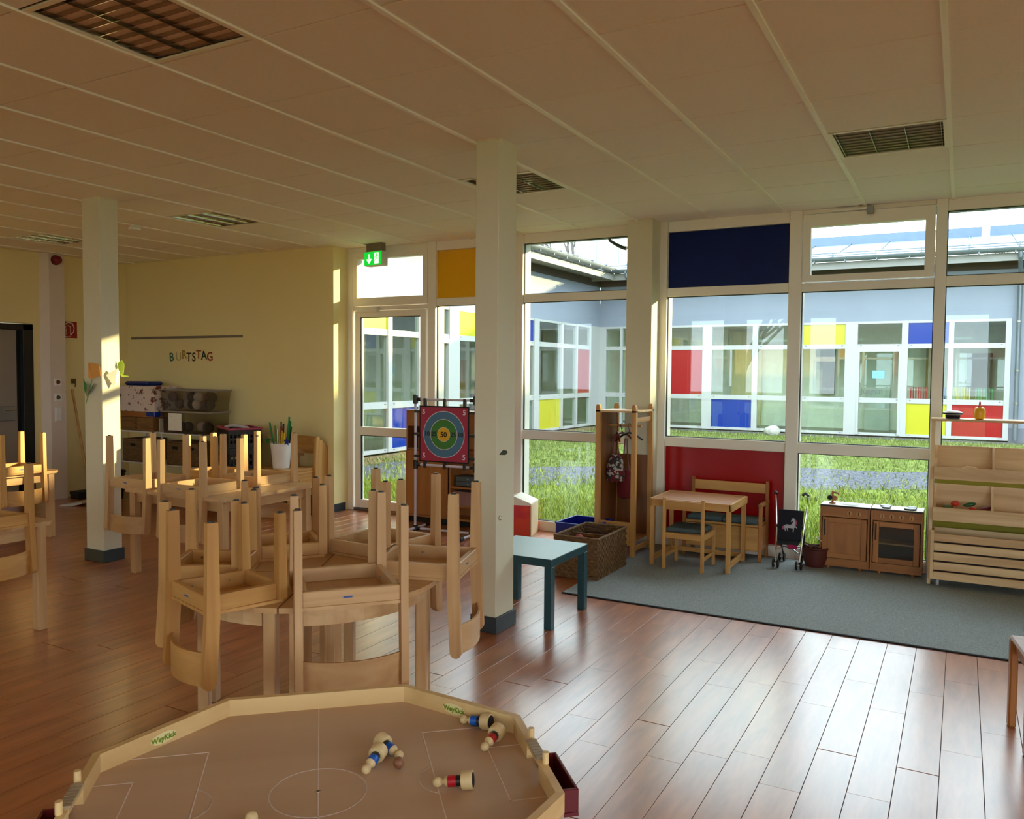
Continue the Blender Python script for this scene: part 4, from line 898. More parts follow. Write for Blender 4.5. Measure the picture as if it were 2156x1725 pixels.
# red-brown pot with twigs
pt_ = empty('toy_basket', (-1.02, 7.05, .009)); tag(pt_, 'dark red round basket holding a wire whisk beside the stroller', 'basket')
dr = mat('dark_red_basket', rgb(84, 30, 22), .6, noise=.2, nscale=60)
MB().lathe([(.075, 0), (.098, .08), (.105, .155), (.098, .155), (.085, .05), (.06, .012)], 24, None, False).build('bowl', dr, pt_, True); MB().lathe([(.075, .0), (.06, .012)], 24).build('bottom', dr, pt_)
MB().lathe([(.104, .145), (.112, .152), (.106, .162), (.096, .156)], 24, None, False).build('rim', dr, pt_, True)
tw = MB()
for k in range(9):
    a_ = random.uniform(0, 6.28); tw.tube([(random.uniform(-.06, .06), random.uniform(-.05, .05), .10), (random.uniform(-.07, .07), random.uniform(-.05, .05), .16), (random.uniform(-.09, .05), random.uniform(-.05, .05), .175)], .006, 6)
tag(tw.build('toy_pieces', mat('brown_bits', rgb(96, 64, 52), .8), pt_), kind='stuff')
wh = MB()
for k in range(4): wh.tube([(.08, 0, .15), (.05, -.02+.012*k, .20), (-.0, -.03+.016*k, .235), (-.015, -.01+.004*k, .24)], .0022, 5)
wk2 = tag(wh.build('wire_whisk', white_m), 'white wire whisk sticking out of the dark red basket', 'whisk'); wk2.location = (-1.0, 7.05, .009)
# play kitchen: sink unit and stove unit
def kitchen_unit(x0, x1, label, stove):
    w_ = x1-x0; t = empty('stove_unit' if stove else 'sink_unit', ((x0+x1)/2, 7.03, .009)); tag(t, label, 'play kitchen'); a = w_/2; D = .21
    m = darkbeech
    for s in (-1, 1): MB().bx(s*a-s*.014, s*a, 0, D, .02, .505, .001).build('side_panel', m('Z'), t)
    MB().bx(-a+.014, a-.014, .003, D-.003, .02, .034).build('bottom_panel', m('X'), t); MB().bx(-a+.014, a-.014, D-.012, D-.004, .034, .505).build('back_panel', m('Z'), t)
    MB().bx(-a+.014, a-.014, .002, .014, .425, .505, .001).build('control_panel', m('X'), t)
    MB().bx(-a+.014, a-.014, .002, .014, .034, .085, .001).build('plinth', m('X'), t)
    MB().bx(-a, a, -.004, D, .505, .520, .001).build('worktop', mat('pale_worktop', rgb(232, 216, 200), .35), t); MB().bx(-a, a, -.0055, -.004, .505, .519).build('worktop_edge', mat('black_edge', rgb(40, 26, 22), .6), t)
    for sx in (-.12, .12):
        for sy in (.03, .18): MB().lathe([(.014, -.0), (.014, .02)], 10, Matrix.Translation((sx, sy, 0))).build('foot', m('Z'), t)
    dr_ = empty('door'); dr_.parent = t; b0, b1, z0, z1 = -a+.02, a-.02, .09, .42; st_ = .042; y0, y1 = -.013, .001
    MB().bx(b0, b0+st_, y0, y1, z0, z1, .003).build('door_stile', m('Z'), dr_); MB().bx(b1-st_, b1, y0, y1, z0, z1, .003).build('door_stile', m('Z'), dr_)
    MB().bx(b0+st_, b1-st_, y0, y1, z1-st_, z1, .003).build('door_rail', m('X'), dr_); MB().bx(b0+st_, b1-st_, y0, y1, z0, z0+st_, .003).build('door_rail', m('X'), dr_)
    MB().bx(b0+.012, b0+.024, y0-.004, y0+.001, z1-.15, z1-.018, .004).build('handle', black_m, dr_)
    if stove:
        MB().bx(b0+st_, b1-st_, y0+.006, y0+.009, z0+st_, z1-st_).build('pane', plasticclear_m, dr_)
        MB().bx(-a+.014, a-.014, .02, D-.014, .235, .247).build('shelf', pine('X'), t)
        MB().bx(-a+.015, a-.015, D-.02, D-.013, .035, .42).build('oven_back', mat('grey_board', rgb(120, 108, 104), .8), t)
    else: MB().bx(b0+st_, b1-st_, y0+.006, y0+.012, z0+st_, z1-st_).build('door_panel', m('Z'), dr_)
    ks = (-.105, -.035, .035, .105) if stove else (.035, .105)
    for k in ks:
        kn = MB().lathe([(.018, 0), (.018, .008)], 18, Matrix.Translation((k, .002, .462)) @ Matrix.Rotation(PI/2, 4, 'X')).build('knob', golden('Z'), t, True)
        MB().box((k, -.010, .462), (.006, .008, .026), 0, .001).build('knob_grip', mat('dark_grip', rgb(56, 34, 22), .5), kn)
    if stove:
        for kx, ky, r_ in ((-.08, .05, .032), (-.09, .135, .042), (.09, .06, .045), (.10, .145, .034)):
            MB().lathe([(r_, 0), (r_, .011), (r_-.004, .013)], 24, Matrix.Translation((kx, ky, .520))).build('hotplate', black_m, t, True); MB().lathe([(r_-.004, .013), (r_-.006, .0136)], 24, Matrix.Translation((kx, ky, .520))).build('hotplate_face', mat('pale_plate', rgb(190, 196, 200), .3), t)
    else: MB().lathe([(.075, 0), (.073, .002), (.06, .001)], 28, Matrix.Translation((.02, .10, .520)) @ Matrix.Diagonal((1, .75, 1, 1))).build('basin', mat('grey_basin', rgb(168, 168, 166), .3), t, True)
    return t
kitchen_unit(-.985, -.612, 'wooden play kitchen sink cabinet with a panelled door', False)
kitchen_unit(-.604, -.232, 'wooden play stove with four hotplates and an oven door', True)
tp = empty('toy_tap', (-.905, 7.12, .5295)); tag(tp, 'wooden toy tap with round handles on the sink cabinet', 'toy')
MB().lathe([(.024, 0), (.024, .008), (.016, .012)], 18).build('base', darkbeech('X'), tp, True); MB().box((0, 0, .055), (.016, .016, .09), 0, .003).build('post', darkbeech('Z'), tp)
MB().tube([(0, 0, .092), (.045, -.01, .085), (.05, -.01, .07)], .008, 8).build('spout', darkbeech('X'), tp, True)
for sx, m_ in ((-1, navy), (1, darkbeech('X'))): MB().lathe([(.020, 0), (.020, .01)], 18, Matrix.Translation((sx*.020, 0, .045)) @ Matrix.Rotation(PI/2, 4, 'X')).build('tap_handle', m_, tp, True)
# pine toy shelf with slanted trays
sh = empty('toy_shelf', (.46, 6.93, .009)); tag(sh, 'tall pine toy shelf with slanted trays and a slatted bin below', 'shelf')
A = .64
for s in (-1, 1):
    MB().prism([(.03, 0), (.085, 0), (.085, 1.235), (-.03+.06, 1.235)], s*A-.011, s*A+.011, 'YZ').build('upright', pine('Z'), sh)
    MB().prism([(-.045, 0.0), (.012, 0.0), (.03, .55), (.05, 1.235), (-.0, 1.235)], s*A-.012, s*A+.012, 'YZ').build('front_upright', pine('Z'), sh)
MB().bx(-A-.02, A+.02, -.03, .22, 1.235, 1.252, .002).build('top_board', pine('X'), sh)
for z in (.62, .86):
    pass
def tray(z0, zf, zb, yf, yb_):
    t = empty('tray'); t.parent = sh
    MB().bx(-A+.012, A-.012, yf, yf+.016, z0, zf, .002).build('tray_front', pine('X'), t)
    MB().prism([(yf+.016, z0+.005), (yb_, z0+.005), (yb_, z0+.017), (yf+.016, z0+.017)], -A+.012, A-.012, 'YZ').build('tray_floor', pine('X'), t)
    MB().prism([(yb_-.012, z0+.017), (yb_, z0+.017), (yb_+.045, zb), (yb_+.033, zb)], -A+.012, A-.012, 'YZ').build('tray_back', pine('X'), t)
    for x_ in (-A+.024, -A+.40, -A+.80, A-.024): MB().prism([(yf+.016, z0+.017), (yb_-.012, z0+.017), (yb_+.033, zb-.004), (yb_+.02, zb), (yf+.016, zf-.02)], x_-.008, x_+.008, 'YZ').build('divider', pine('Z'), t)
tray(.80, .893, 1.04, -.055, .13); tray(.49, .592, .745, -.075, .11)
for z0, z1 in ((.73, .80), (.39, .49)): pass
MB().bx(-A+.012, A-.012, .225, .232, .38, .86).build('back_sheet', mat('olive_sheet', rgb(150, 140, 20), .6), sh)
bnn = empty('slatted_bin', (.46, 6.83, .009)); tag(bnn, 'rolling pine slatted bin under the toy shelf trays', 'bin')
zb0 = .055
for k in range(5): MB().bx(-A+.03, A-.03, -.012, .004, zb0+.072*k, zb0+.072*k+.058, .002).build('slat', pine('X'), bnn)
for s in (-1, 1): MB().bx(s*(A-.018)-.012, s*(A-.018)+.012, -.012, .20, zb0, zb0+.36, .002).build('end_panel', pine('Z'), bnn)
MB().bx(-A+.03, A-.03, .004, .20, zb0, zb0+.012).build('bottom', pine('X'), bnn); MB().bx(-A+.03, A-.03, .19, .20, zb0, zb0+.36).build('back', pine('X'), bnn)
MB().bx(-A+.04, A-.04, .01, .18, zb0+.015, zb0+.30).build('contents', mat('dark_contents', rgb(46, 30, 24), .9), bnn)
for sx in (-.58, .58):
    for sy in (.02, .17): MB().lathe([(.02, -.01), (.024, 0), (.02, .01)], 14, Matrix.Translation((sx, sy, .026)) @ Matrix.Rotation(PI/2, 4, 'Y')).build('caster', mat('clear_caster', rgb(190, 190, 196), .3), bnn, True)
# toys on/in the shelf
cap = empty('sailor_hat', (-.055, 6.98, 1.262)); tag(cap, 'black and white sailor hat on the shelf top', 'hat')
MB().lathe([(.048, 0), (.050, .028)], 24).build('band', blackm_m, cap, True); MB().lathe([(.05, .028), (.062, .036), (.066, .044), (.058, .054), (.03, .060), (.01, .061)], 24).build('crown', white_m, cap, True)
MB().lathe([(.0655, .033), (.068, .039), (.0655, .045)], 24, None, False).build('piping', blackm_m, cap, True); MB().prism([(-.03, -.045), (-.035, -.075), (0, -.088), (.035, -.075), (.03, -.045)], .0, .006).build('peak', black_m, cap)
bt = empty('yellow_bottle', (.12, 6.98, 1.262)); tag(bt, 'small yellow plastic bottle with a red cap on the shelf top', 'bottle')
MB().lathe([(.02, 0), (.034, .006), (.037, .02), (.037, .07), (.03, .086), (.013, .094), (.013, .10)], 20).build('bottle_body', mat('yellow_plastic', rgb(240, 176, 10), .35), bt, True)
MB().lathe([(.016, .092), (.016, .104), (.007, .108), (.006, .128), (.003, .132)], 16).build('nozzle', mat('red_plastic', rgb(214, 60, 20), .35), bt, True)
def toy(name, x_, z_, m, label, sc_, group='toys in the middle tray', y_=6.93):
    o = MB().sphere((0, 0, 0), .03, 14, 8, sc_); k = o.build(name, m, None, True); k.location = (x_, y_, z_); k.rotation_euler = (0, random.uniform(-.4, .4), random.uniform(0, 1)); tag(k, label, 'toy', group); return k
toy('toy_tomato', -.02, .628, mat('toy_red', rgb(196, 52, 26), .4), 'round orange red toy vegetable in the middle tray', (1.0, .9, .75)); toy('toy_cucumber', .075, .628, mat('toy_green', rgb(24, 84, 34), .4), 'dark green toy vegetable leaning in the middle tray', (1.5, .6, .55))
toy('toy_aubergine', .17, .60, mat('toy_dark_red', rgb(104, 20, 20), .4), 'dark red long toy vegetable in the middle tray', (1.9, .8, .6)); toy('toy_pepper', .10, .595, mat('toy_bright_red', rgb(200, 24, 30), .4), 'bright red toy strip below the green toy vegetable', (1.2, .7, .4)); toy('toy_lettuce', -.07, .60, mat('toy_olive', rgb(90, 96, 50), .6), 'olive green toy leaf at the left end of the middle tray', (1.6, .9, .5))
toy('toy_sausage', .44, .60, mat('toy_brown', rgb(90, 40, 20), .5), 'brown toy piece right of the tray divider', (.6, .6, 1.0))
tag(MB().tube([(.02, 6.93, .895), (.05, 6.92, .91), (.10, 6.92, .905), (.13, 6.93, .885)], .006, 7).build('wooden_spoon', pine('X'), None, True), 'pale wooden spoon in the top tray', 'spoon')

# ------------------------------------------------------------------ target stand and cabinet by the door
ts = empty('target_stand', (-4.385, 6.62, 0), (0, 0, math.radians(4))); tag(ts, 'white tube stand holding the throwing target by the glass door', 'target')
tubm = mat('white_tube', rgb(206, 200, 214), .35); W2 = .335
for s in (-1, 1):
    MB().tube([(s*W2, 0, .05), (s*W2, 0, 1.31)], .013, 10).build('upright_tube', tubm, ts, True)
    MB().tube([(s*W2, -.28, .03), (s*W2, .22, .03)], .013, 10).build('foot_tube', tubm, ts, True)
    for yy in (-.28, .22): MB().tube([(s*W2, yy-.03, .03), (s*W2, yy+.03, .03)], .019, 10).build('foot_cap', black_m, ts, True)
    for zz in (.03, .665, 1.31): MB().box((s*W2, 0, zz), (.044, .044, .09 if zz > .1 else .06), 0, .008).build('joint', black_m, ts)
for zz in (.03, .665, 1.31):
    MB().tube([(-W2, 0, zz), (W2, 0, zz)], .012, 10).build('cross_tube', tubm, ts, True)
    for s in (-1, 1): MB().tube([(s*(W2-.06), 0, zz), (s*W2, 0, zz)], .018, 10).build('joint_sleeve', black_m, ts, True)
tg = empty('target_sheet'); tg.parent = ts; tred = mat('target_red', rgb(166, 44, 74), .6, noise=.05); tblu = mat('target_blue', rgb(70, 118, 150), .6, noise=.05); tgr = mat('target_green', rgb(60, 128, 52), .6, noise=.05); tye = mat('target_yellow', rgb(226, 176, 30), .6); twh = mat('target_white', rgb(224, 212, 216), .6)
MB().bx(-.275, .275, -.022, -.016, .70, 1.25).build('black_border', blackm_m, tg); MB().bx(-.262, .262, -.024, -.0221, .713, 1.237).build('red_field', tred, tg)
for r_, m_, e in ((.228, twh, .0242), (.222, tblu, .0248), (.150, twh, .0254), (.145, tgr, .0260), (.071, twh, .0266), (.067, tye, .0272)):
    MB().lathe([(r_, 0), (r_, .0005)], 48, Matrix.Translation((0, -e, .975)) @ Matrix.Rotation(PI/2, 4, 'X')).build('ring', m_, tg)
dkt = mat('target_dark', rgb(20, 30, 50), .6)
for tx, x_, z_, sz, m_, e in (('50', 0, .972, .072, blackm_m, .029), ('25', -.106, .975, .062, dkt, .029), ('25', .106, .975, .062, dkt, .029), ('10', -.186, .975, .062, dkt, .029), ('10', .186, .975, .062, dkt, .029), ('5', -.225, 1.19, .07, twh, .026), ('5', .225, 1.19, .07, twh, .026), ('5', -.222, .76, .07, twh, .026), ('5', .222, .76, .07, twh, .026)):
    place_text(tx, sz, m_, basis((x_, -e, z_), (1, 0, 0), (0, 0, 1)), tg, 'ring_number', .0015)
for x_ in (-.22, 0, .22):
    MB().box((x_, -.005, 1.28), (.03, .03, .085), 0, .004).build('strap', black_m, tg); MB().box((x_, -.005, .672), (.03, .03, .07), 0, .004).build('strap', black_m, tg)
for z_ in (1.19, .97, .75):
    for s in (-1, 1): MB().box((s*.305, -.005, z_), (.08, .02, .025), 0, .004).build('strap', black_m, tg)
cb = empty('wooden_cabinet', (-4.55, 7.0, .06)); tag(cb, 'wooden cabinet with open shelves and doors behind the target board', 'cabinet')
cw = .575; CD = .22; m = darkbeech
MB().bx(-cw, cw, -.0, CD, 0, .02, .002).build('bottom_board', m('X'), cb); MB().bx(-cw, cw, 0, CD, .70, .72, .002).build('middle_board', m('X'), cb); MB().bx(-cw, cw, 0, CD, 1.10, 1.12, .002).build('top_board', m('X'), cb)
for x_ in (-cw, cw-.02): MB().bx(x_, x_+.02, 0, CD, .02, 1.10, .002).build('side_panel', m('Z'), cb)
MB().bx(-.04, -.02, .005, CD, .02, .70, .002).build('divider', m('Z'), cb); MB().bx(-cw, cw, CD-.008, CD, .02, 1.1).build('back_panel', m('Z'), cb); MB().bx(-cw+.02, cw-.02, 0, .012, .95, 1.10, .002).build('flap', m('X'), cb)
MB().bx(-cw+.004, -.045, -.016, -.001, .025, .695, .003).build('door', m('Z'), cb)
for z_ in (.14, .33): MB().bx(-.02, cw-.02, .003, CD-.01, z_, z_+.018).build('shelf', m('X'), cb)
MB().bx(-cw, cw, .02, CD, -.06, 0).build('plinth', blackm_m, cb)
MB().tube([(-.46, -.02, .62), (-.42, -.03, .62), (-.36, -.02, .62)], .003, 6).build('handle', chrome_m, cb)
ry = empty('drawer_box', (-4.37, 7.03, .412)); tag(ry, 'dark grey two-drawer box with white knobs inside the cabinet', 'box')
dg_ = mat('dark_grey_plastic', rgb(66, 78, 84), .4)
MB().bx(-.16, .16, 0, .17, 0, .105, .004).build('case', mat('case_grey', rgb(50, 58, 62), .5), ry)
for k in range(2):
    d_ = MB().bx(-.15, .15, -.008, 0, .006+.05*k, .051+.05*k, .003).build('drawer', dg_, ry); MB().lathe([(.005, 0), (.005, .006)], 10, Matrix.Translation((0, -.008, .03+.05*k)) @ Matrix.Rotation(PI/2, 4, 'X')).build('knob', white_m, d_)
tag(MB().bx(-4.55, -4.02, 7.02, 7.19, .21, .36, .004).build('storage_tray', mat('mauve_tray', rgb(140, 104, 96), .6)), 'dull mauve tray on the lowest cabinet shelf', 'tray')
for k, (x_, c_) in enumerate(((-5.0, (120, 70, 50)), (-4.93, (80, 40, 36)), (-4.86, (150, 120, 90)))):
    tag(MB().bx(x_, x_+.05, 7.03, 7.18, .78, .90+.02*k, .004).build('small_box', mat('smallbox%d' % k, rgb(*c_), .6)), ['brown small box on the open cabinet shelf', 'dark red small box on the open cabinet shelf', 'beige small box on the open cabinet shelf'][k], 'box', 'small boxes in the cabinet')

# ------------------------------------------------------------------ storage corner at the back wall
sr = empty('storage_rack', (-8.48, 6.75, 0)); tag(sr, 'white metal storage rack with wicker baskets in the back corner', 'rack')
wm = mat('white_metal', rgb(214, 212, 210), .4)
for x_ in (-.72, .05, .72):
    for y_ in (-.18, .18): MB().box((x_, y_, .415), (.022, .022, .83), 0, .002).build('post', wm, sr)
for z_ in (.10, .435, .82): MB().bx(-.73, .73, -.19, .19, z_-.012, z_+.004, .002).build('shelf_board', wm, sr)
wick2 = wood('dark_wicker', rgb(84, 62, 36), rgb(124, 96, 60), 'X', scale=50, rough=.8, stretch=.3)
for k, (x_, w_, lb) in enumerate(((-8.97, .40, 'left wicker drawer basket on the middle rack shelf'), (-8.20, .32, 'middle wicker drawer basket on the middle rack shelf'), (-7.94-.03, .0, ''))):
    if not w_: continue
    t = empty('shelf_basket', (x_, 6.74, .441)); tag(t, lb, 'basket', 'baskets on the white rack')
    MB().bx(-w_/2, w_/2, -.17, .17, 0, .27, .012).build('basket_body', wick2, t); MB().bx(-.045, .045, -.176, -.168, .19, .225, .004).build('grip_hole', blackm_m, t); MB().bx(-w_/2-.004, w_/2+.004, -.174, .174, .265, .28, .004).build('rim', wick2, t)
t = empty('shelf_basket', (-7.92, 6.74, .441)); tag(t, 'right wicker drawer basket on the middle rack shelf', 'basket', 'baskets on the white rack'); MB().bx(-.11, .11, -.17, .17, 0, .27, .012).build('basket_body', wick2, t); MB().bx(-.045, .045, -.176, -.168, .19, .225, .004).build('grip_hole', blackm_m, t)
for nm, x_, w_, h_, m_, lb in (('shoe_pile', -8.85, .5, .14, mat('pile_dark', rgb(40, 30, 26), .9), 'dark heap of shoes on the bottom rack shelf'), ('red_folder', -8.15, .3, .10, mat('crimson_card', rgb(120, 16, 40), .6), 'crimson folder lying on the bottom rack shelf'), ('black_case', -7.92, .2, .2, black_m, 'black case at the right end of the bottom rack shelf')):
    q = MB()
    if nm == 'shoe_pile':
        for k in range(7): q.sphere((x_+random.uniform(-.2, .2), 6.66+random.uniform(-.05, .1), .105+.045), .06, 10, 6, (1.4, .8, .7))
    else: q.bx(x_-w_/2, x_+w_/2, 6.6, 6.9, .105, .105+h_, .01)
    tag(q.build(nm, m_), lb, nm.split('_')[1], None, 'stuff' if nm == 'shoe_pile' else None)
tag(MB().sphere((-9.05, 6.60, .26), .05, 10, 6, (1.2, .8, .5)).build('crumpled_paper', wpa), 'crumpled white paper on the dark shoe heap', 'paper')
for k, (x_, w_, z_, h_, c_, lb) in enumerate(((-9.08, .28, .825, .17, (120, 84, 48), 'woven brown box at the left on the rack top'), (-8.77, .30, .825, .17, (128, 90, 50), 'woven brown box right of its twin on the rack top'))):
    t = empty('woven_box', (x_, 6.72, z_)); tag(t, lb, 'box', 'woven boxes on the rack'); q = MB()
    MB().bx(-w_/2, w_/2, -.13, .13, 0, h_, .006).build('box_body', wood('woven_straw', rgb(100, 66, 34), rgb(150, 108, 62), 'X', scale=30, rough=.8), t)
    for j in range(5): q.bx(-w_/2-.002, w_/2+.002, -.134, -.128, .012+.032*j, .032+.032*j)
    tag(q.build('weave_bands', wood('woven_straw', rgb(100, 66, 34), rgb(150, 108, 62), 'X'), t), kind='stuff')
t = empty('wooden_crate', (-8.93, 6.72, .997)); tag(t, 'shallow orange brown tray full of odds and ends under the floral box', 'tray'); MB().bx(-.28, .33, -.14, .14, 0, .065, .004).build('tray_body', darkbeech('X'), t); MB().bx(.20, .36, -.146, -.05, .005, .075, .01).build('blue_item', blue_panel_m, t)
fl = bpy.data.materials.new('floral_print'); fl.use_nodes = True
_N = fl.node_tree.nodes; _L = fl.node_tree.links; _v = _N.new('ShaderNodeTexVoronoi'); _v.inputs['Scale'].default_value = 11; _t = _N.new('ShaderNodeTexCoord'); _nz = _N.new('ShaderNodeTexNoise'); _nz.inputs['Scale'].default_value = 25
_mx = _N.new('ShaderNodeMixRGB'); _mx.inputs[0].default_value = .12; _L.new(_t.outputs['Object'], _mx.inputs[1]); _L.new(_nz.outputs['Color'], _mx.inputs[2]); _L.new(_t.outputs['Object'], _nz.inputs['Vector']); _L.new(_mx.outputs[0], _v.inputs['Vector'])
_r = _N.new('ShaderNodeValToRGB'); _r.color_ramp.elements[0].position = .18; _r.color_ramp.elements[0].color = rgb(130, 52, 52); _r.color_ramp.elements[1].position = .42; _r.color_ramp.elements[1].color = rgb(222, 204, 192); _e = _r.color_ramp.elements.new(.30); _e.color = rgb(110, 84, 60)
_L.new(_v.outputs['Distance'], _r.inputs['Fac']); _L.new(_r.outputs['Color'], _N['Principled BSDF'].inputs['Base Color']); _N['Principled BSDF'].inputs['Roughness'].default_value = .8
t = empty('floral_box', (-8.91, 6.72, 1.064)); tag(t, 'large floral patterned cardboard box with roses under the blue lid', 'box'); MB().bx(-.36, .36, -.16, .16, 0, .30, .003).build('box_body', fl, t); MB().bx(-.365, .365, -.165, .165, .27, .315, .003).build('lid', fl, t)
tag(MB().bx(-9.19, -8.76, 6.62, 6.86, 1.382, 1.432, .02).build('blue_lid', mat('blue_lid_plastic', rgb(12, 40, 120), .4)), 'blue plastic lid lying on the floral box', 'lid')
def tub(z_, h_, w_, lb, n):
    t = empty('clear_tub', (-8.02, 6.72, z_)); tag(t, lb, 'storage box', 'clear storage tubs'); a_, b_, c_ = w_/2, .17, .93
    q = MB(); q.add([(-a_*c_, -b_*c_, 0), (a_*c_, -b_*c_, 0), (a_*c_, b_*c_, 0), (-a_*c_, b_*c_, 0), (-a_, -b_, h_), (a_, -b_, h_), (a_, b_, h_), (-a_, b_, h_)], [(0, 3, 2, 1), (0, 1, 5, 4), (1, 2, 6, 5), (2, 3, 7, 6), (3, 0, 4, 7)]); q.build('tub_body', plasticclear_m, t)
    r_ = MB()
    for s in (-1, 1): r_.bx(-a_-.01, a_+.01, s*b_-.01, s*b_+.01, h_-.012, h_+.004, .002); r_.bx(s*a_-.01, s*a_+.01, -b_, b_, h_-.012, h_+.004, .002)
    r_.build('tub_rim', mat('frosted_rim', rgb(150, 145, 138), .35), t)
    cols = [(96, 70, 56), (150, 130, 116), (60, 52, 48), (190, 176, 160), (110, 80, 64), (70, 60, 54)]
    for k in range(n):
        o = MB().sphere((0, 0, 0), .062, 10, 7, (1, .9, 1)).build('stuffed_toy', mat('plush%d' % (k % 6), rgb(*cols[k % 6]), .95), None, True); o.location = (-8.02-a_+.10+(w_-.2)*((k % 6)/5), 6.72+random.uniform(-.07, .05), z_+.075+.085*(k//6)); tag(o, '%s plush toy in the %s, %s' % (['brown', 'pale brown', 'dark grey', 'cream', 'chestnut', 'charcoal'][k % 6], 'lower clear tub' if z_ < 1 else ('upper clear tub bottom layer' if k < 6 else 'upper clear tub top layer'), ['first from the left', 'second from the left', 'third from the left', 'fourth from the left', 'fifth from the left', 'sixth from the left'][k % 6]), 'toy', 'plush toys in the clear tubs')
tub(.825, .26, .78, 'lower clear storage tub with a white note on its front', 6); tub(1.095, .25, .82, 'upper clear storage tub full of plush toys', 12)
t = empty('paper_note', (-8.15, 6.53, .86)); tag(t, 'white printed note on the front of the lower tub', 'note'); MB().bx(-.115, .115, 0, .002, -.0, .205).build('sheet', wpa, t)
place_text('::..', .05, black_m, basis((-.07, -.0015, .18), (1, 0, 0), (0, 0, 1)), t, 'print_marks')
o = MB().box((-8.475, 6.60, .907), (.004, .12, .16), .5, 0); tag(o.build('white_card', wpa), 'small white card leaning beside the lower tub', 'card')
tag(MB().tube([(-9.33, 6.45, .78), (-9.17, 6.55, 1.27)], .012, 7).build('wooden_stick', mat('dark_stick', rgb(70, 48, 32), .6)), 'thin dark stick leaning against the floral box', 'stick')
# low cabinet carrying pink rimmed crates
lc = rect = empty('low_bench', (-7.15, 6.78, 0)); tag(lc, 'low wooden bench under the black crates', 'bench')
MB().bx(-.42, .42, -.16, .17, .42, .47, .004).build('top_board', golden('X'), lc)
for sx in (-1, 1): MB().bx(sx*.38-.015, sx*.38+.015, -.14, .15, 0, .42, .003).build('side_panel', golden('Z'), lc)
def grid_crate(cx, cy, z_, w_, d_, h_, rimcol, lb):
    t = empty('plastic_crate', (cx, cy, z_), (0, 0, -.5)); tag(t, lb, 'crate', 'black folding crates'); a_, b_ = w_/2, d_/2
    MB().bx(-a_, a_, -b_, b_, 0, .006).build('bottom', black_m, t)
    for (px, py, L_, yaw) in ((0, -b_, w_, 0), (0, b_, w_, 0), (-a_, 0, d_, PI/2), (a_, 0, d_, PI/2)):
        q = MB(); q.bx(-L_/2, L_/2, -.004, .004, 0, .05); q.bx(-L_/2, L_/2, -.004, .004, h_-.05, h_); q.bx(-L_/2, L_/2, -.004, .004, h_*.45, h_*.55)
        n_ = int(L_/.04)
        for k in range(n_+1): x_ = -L_/2+L_*k/n_; q.bx(x_-.008, x_+.008, -.004, .004, .05, h_-.05)
        o = q.build('grid_side', black_m, t); o.location = (px, py, 0); o.rotation_euler = (0, 0, yaw)
    q = MB()
    for s in (-1, 1): q.bx(-a_-.012, a_+.012, s*b_-.014, s*b_+.014, h_, h_+.02, .003); q.bx(s*a_-.014, s*a_+.014, -b_, b_, h_, h_+.02, .003)
    q.build('rim', mat('rim_%d' % rimcol[0], rgb(*rimcol), .4), t)
grid_crate(-7.18, 6.62, .475, .50, .33, .22, (40, 44, 46), 'lower black grid crate on the low bench'); grid_crate(-7.18, 6.62, .72, .52, .35, .20, (176, 60, 96), 'upper black grid crate with a pink rim')
q = MB(); q.sphere((-7.15, 6.60, .90), .12, 12, 6, (1.2, .8, .35)); q.bx(-7.35, -7.0, 6.5, 6.7, .735, .88); tag(q.build('plastic_bags', mat('bags_black', rgb(24, 22, 24), .3), None, True), 'black plastic bags stuffed in the pink-rimmed crate', 'bag', None, 'stuff')
o = MB().tube([(-7.25, 6.48, .94), (-7.15, 6.50, .965), (-7.05, 6.52, .955), (-6.95, 6.56, .93)], .018, 7); tag(o.build('silver_wrapper', mat('silver_wrap', rgb(190, 188, 192), .3)), 'crumpled silver wrapper on top of the pink-rimmed crate', 'wrapper')
# stacked upright chairs
SG = 'upright chairs stacked by the back wall'
for k in range(4):
    o = dup(bigg, (-6.43, 6.775-.047*k, .001+.037*k), (0, 0, math.radians(180)), ['bottom chair of the upright stack by the back wall', 'second chair from the bottom of the upright stack', 'third chair from the bottom of the upright stack', 'top chair of the upright stack carrying the white bucket'][k], SG)
bz = .001+.037*3+BIG['h']
BX, BY = -6.49, 6.57
bu = empty('white_bucket', (BX, BY, bz+.002)); tag(bu, 'white plastic bucket full of coloured card strips on the stacked chairs', 'bucket')
MB().lathe([(.088, 0), (.115, .265), (.108, .265), (.082, .01)], 28, None, False).build('bucket_body', white_m, bu, True); MB().lathe([(.088, 0), (.082, .01)], 28).build('bucket_bottom', white_m, bu); MB().lathe([(.114, .255), (.121, .262), (.115, .272), (.106, .266)], 28, None, False).build('rim', white_m, bu, True)
sticks = [(-.085, .0, .24, .012, (24, 120, 50)), (-.06, .03, .20, .012, (90, 150, 40)), (-.03, -.02, .16, .02, (96, 66, 44)), (.0, .03, .22, .02, (30, 34, 60)), (.02, -.04, .12, .012, (236, 206, 30)), (.045, -.03, .15, .012, (240, 210, 40)), (.06, -.04, .13, .01, (232, 200, 30)), (.05, .04, .30, .02, (40, 150, 90)), (.075, .02, .26, .016, (30, 130, 70)), (.085, .05, .2, .02, (20, 22, 30)), (-.02, .05, .19, .016, (150, 60, 40)), (-.045, .055, .24, .014, (20, 100, 50)), (.03, .06, .27, .014, (18, 90, 60)), (.01, -.07, .17, .008, (230, 228, 220))]
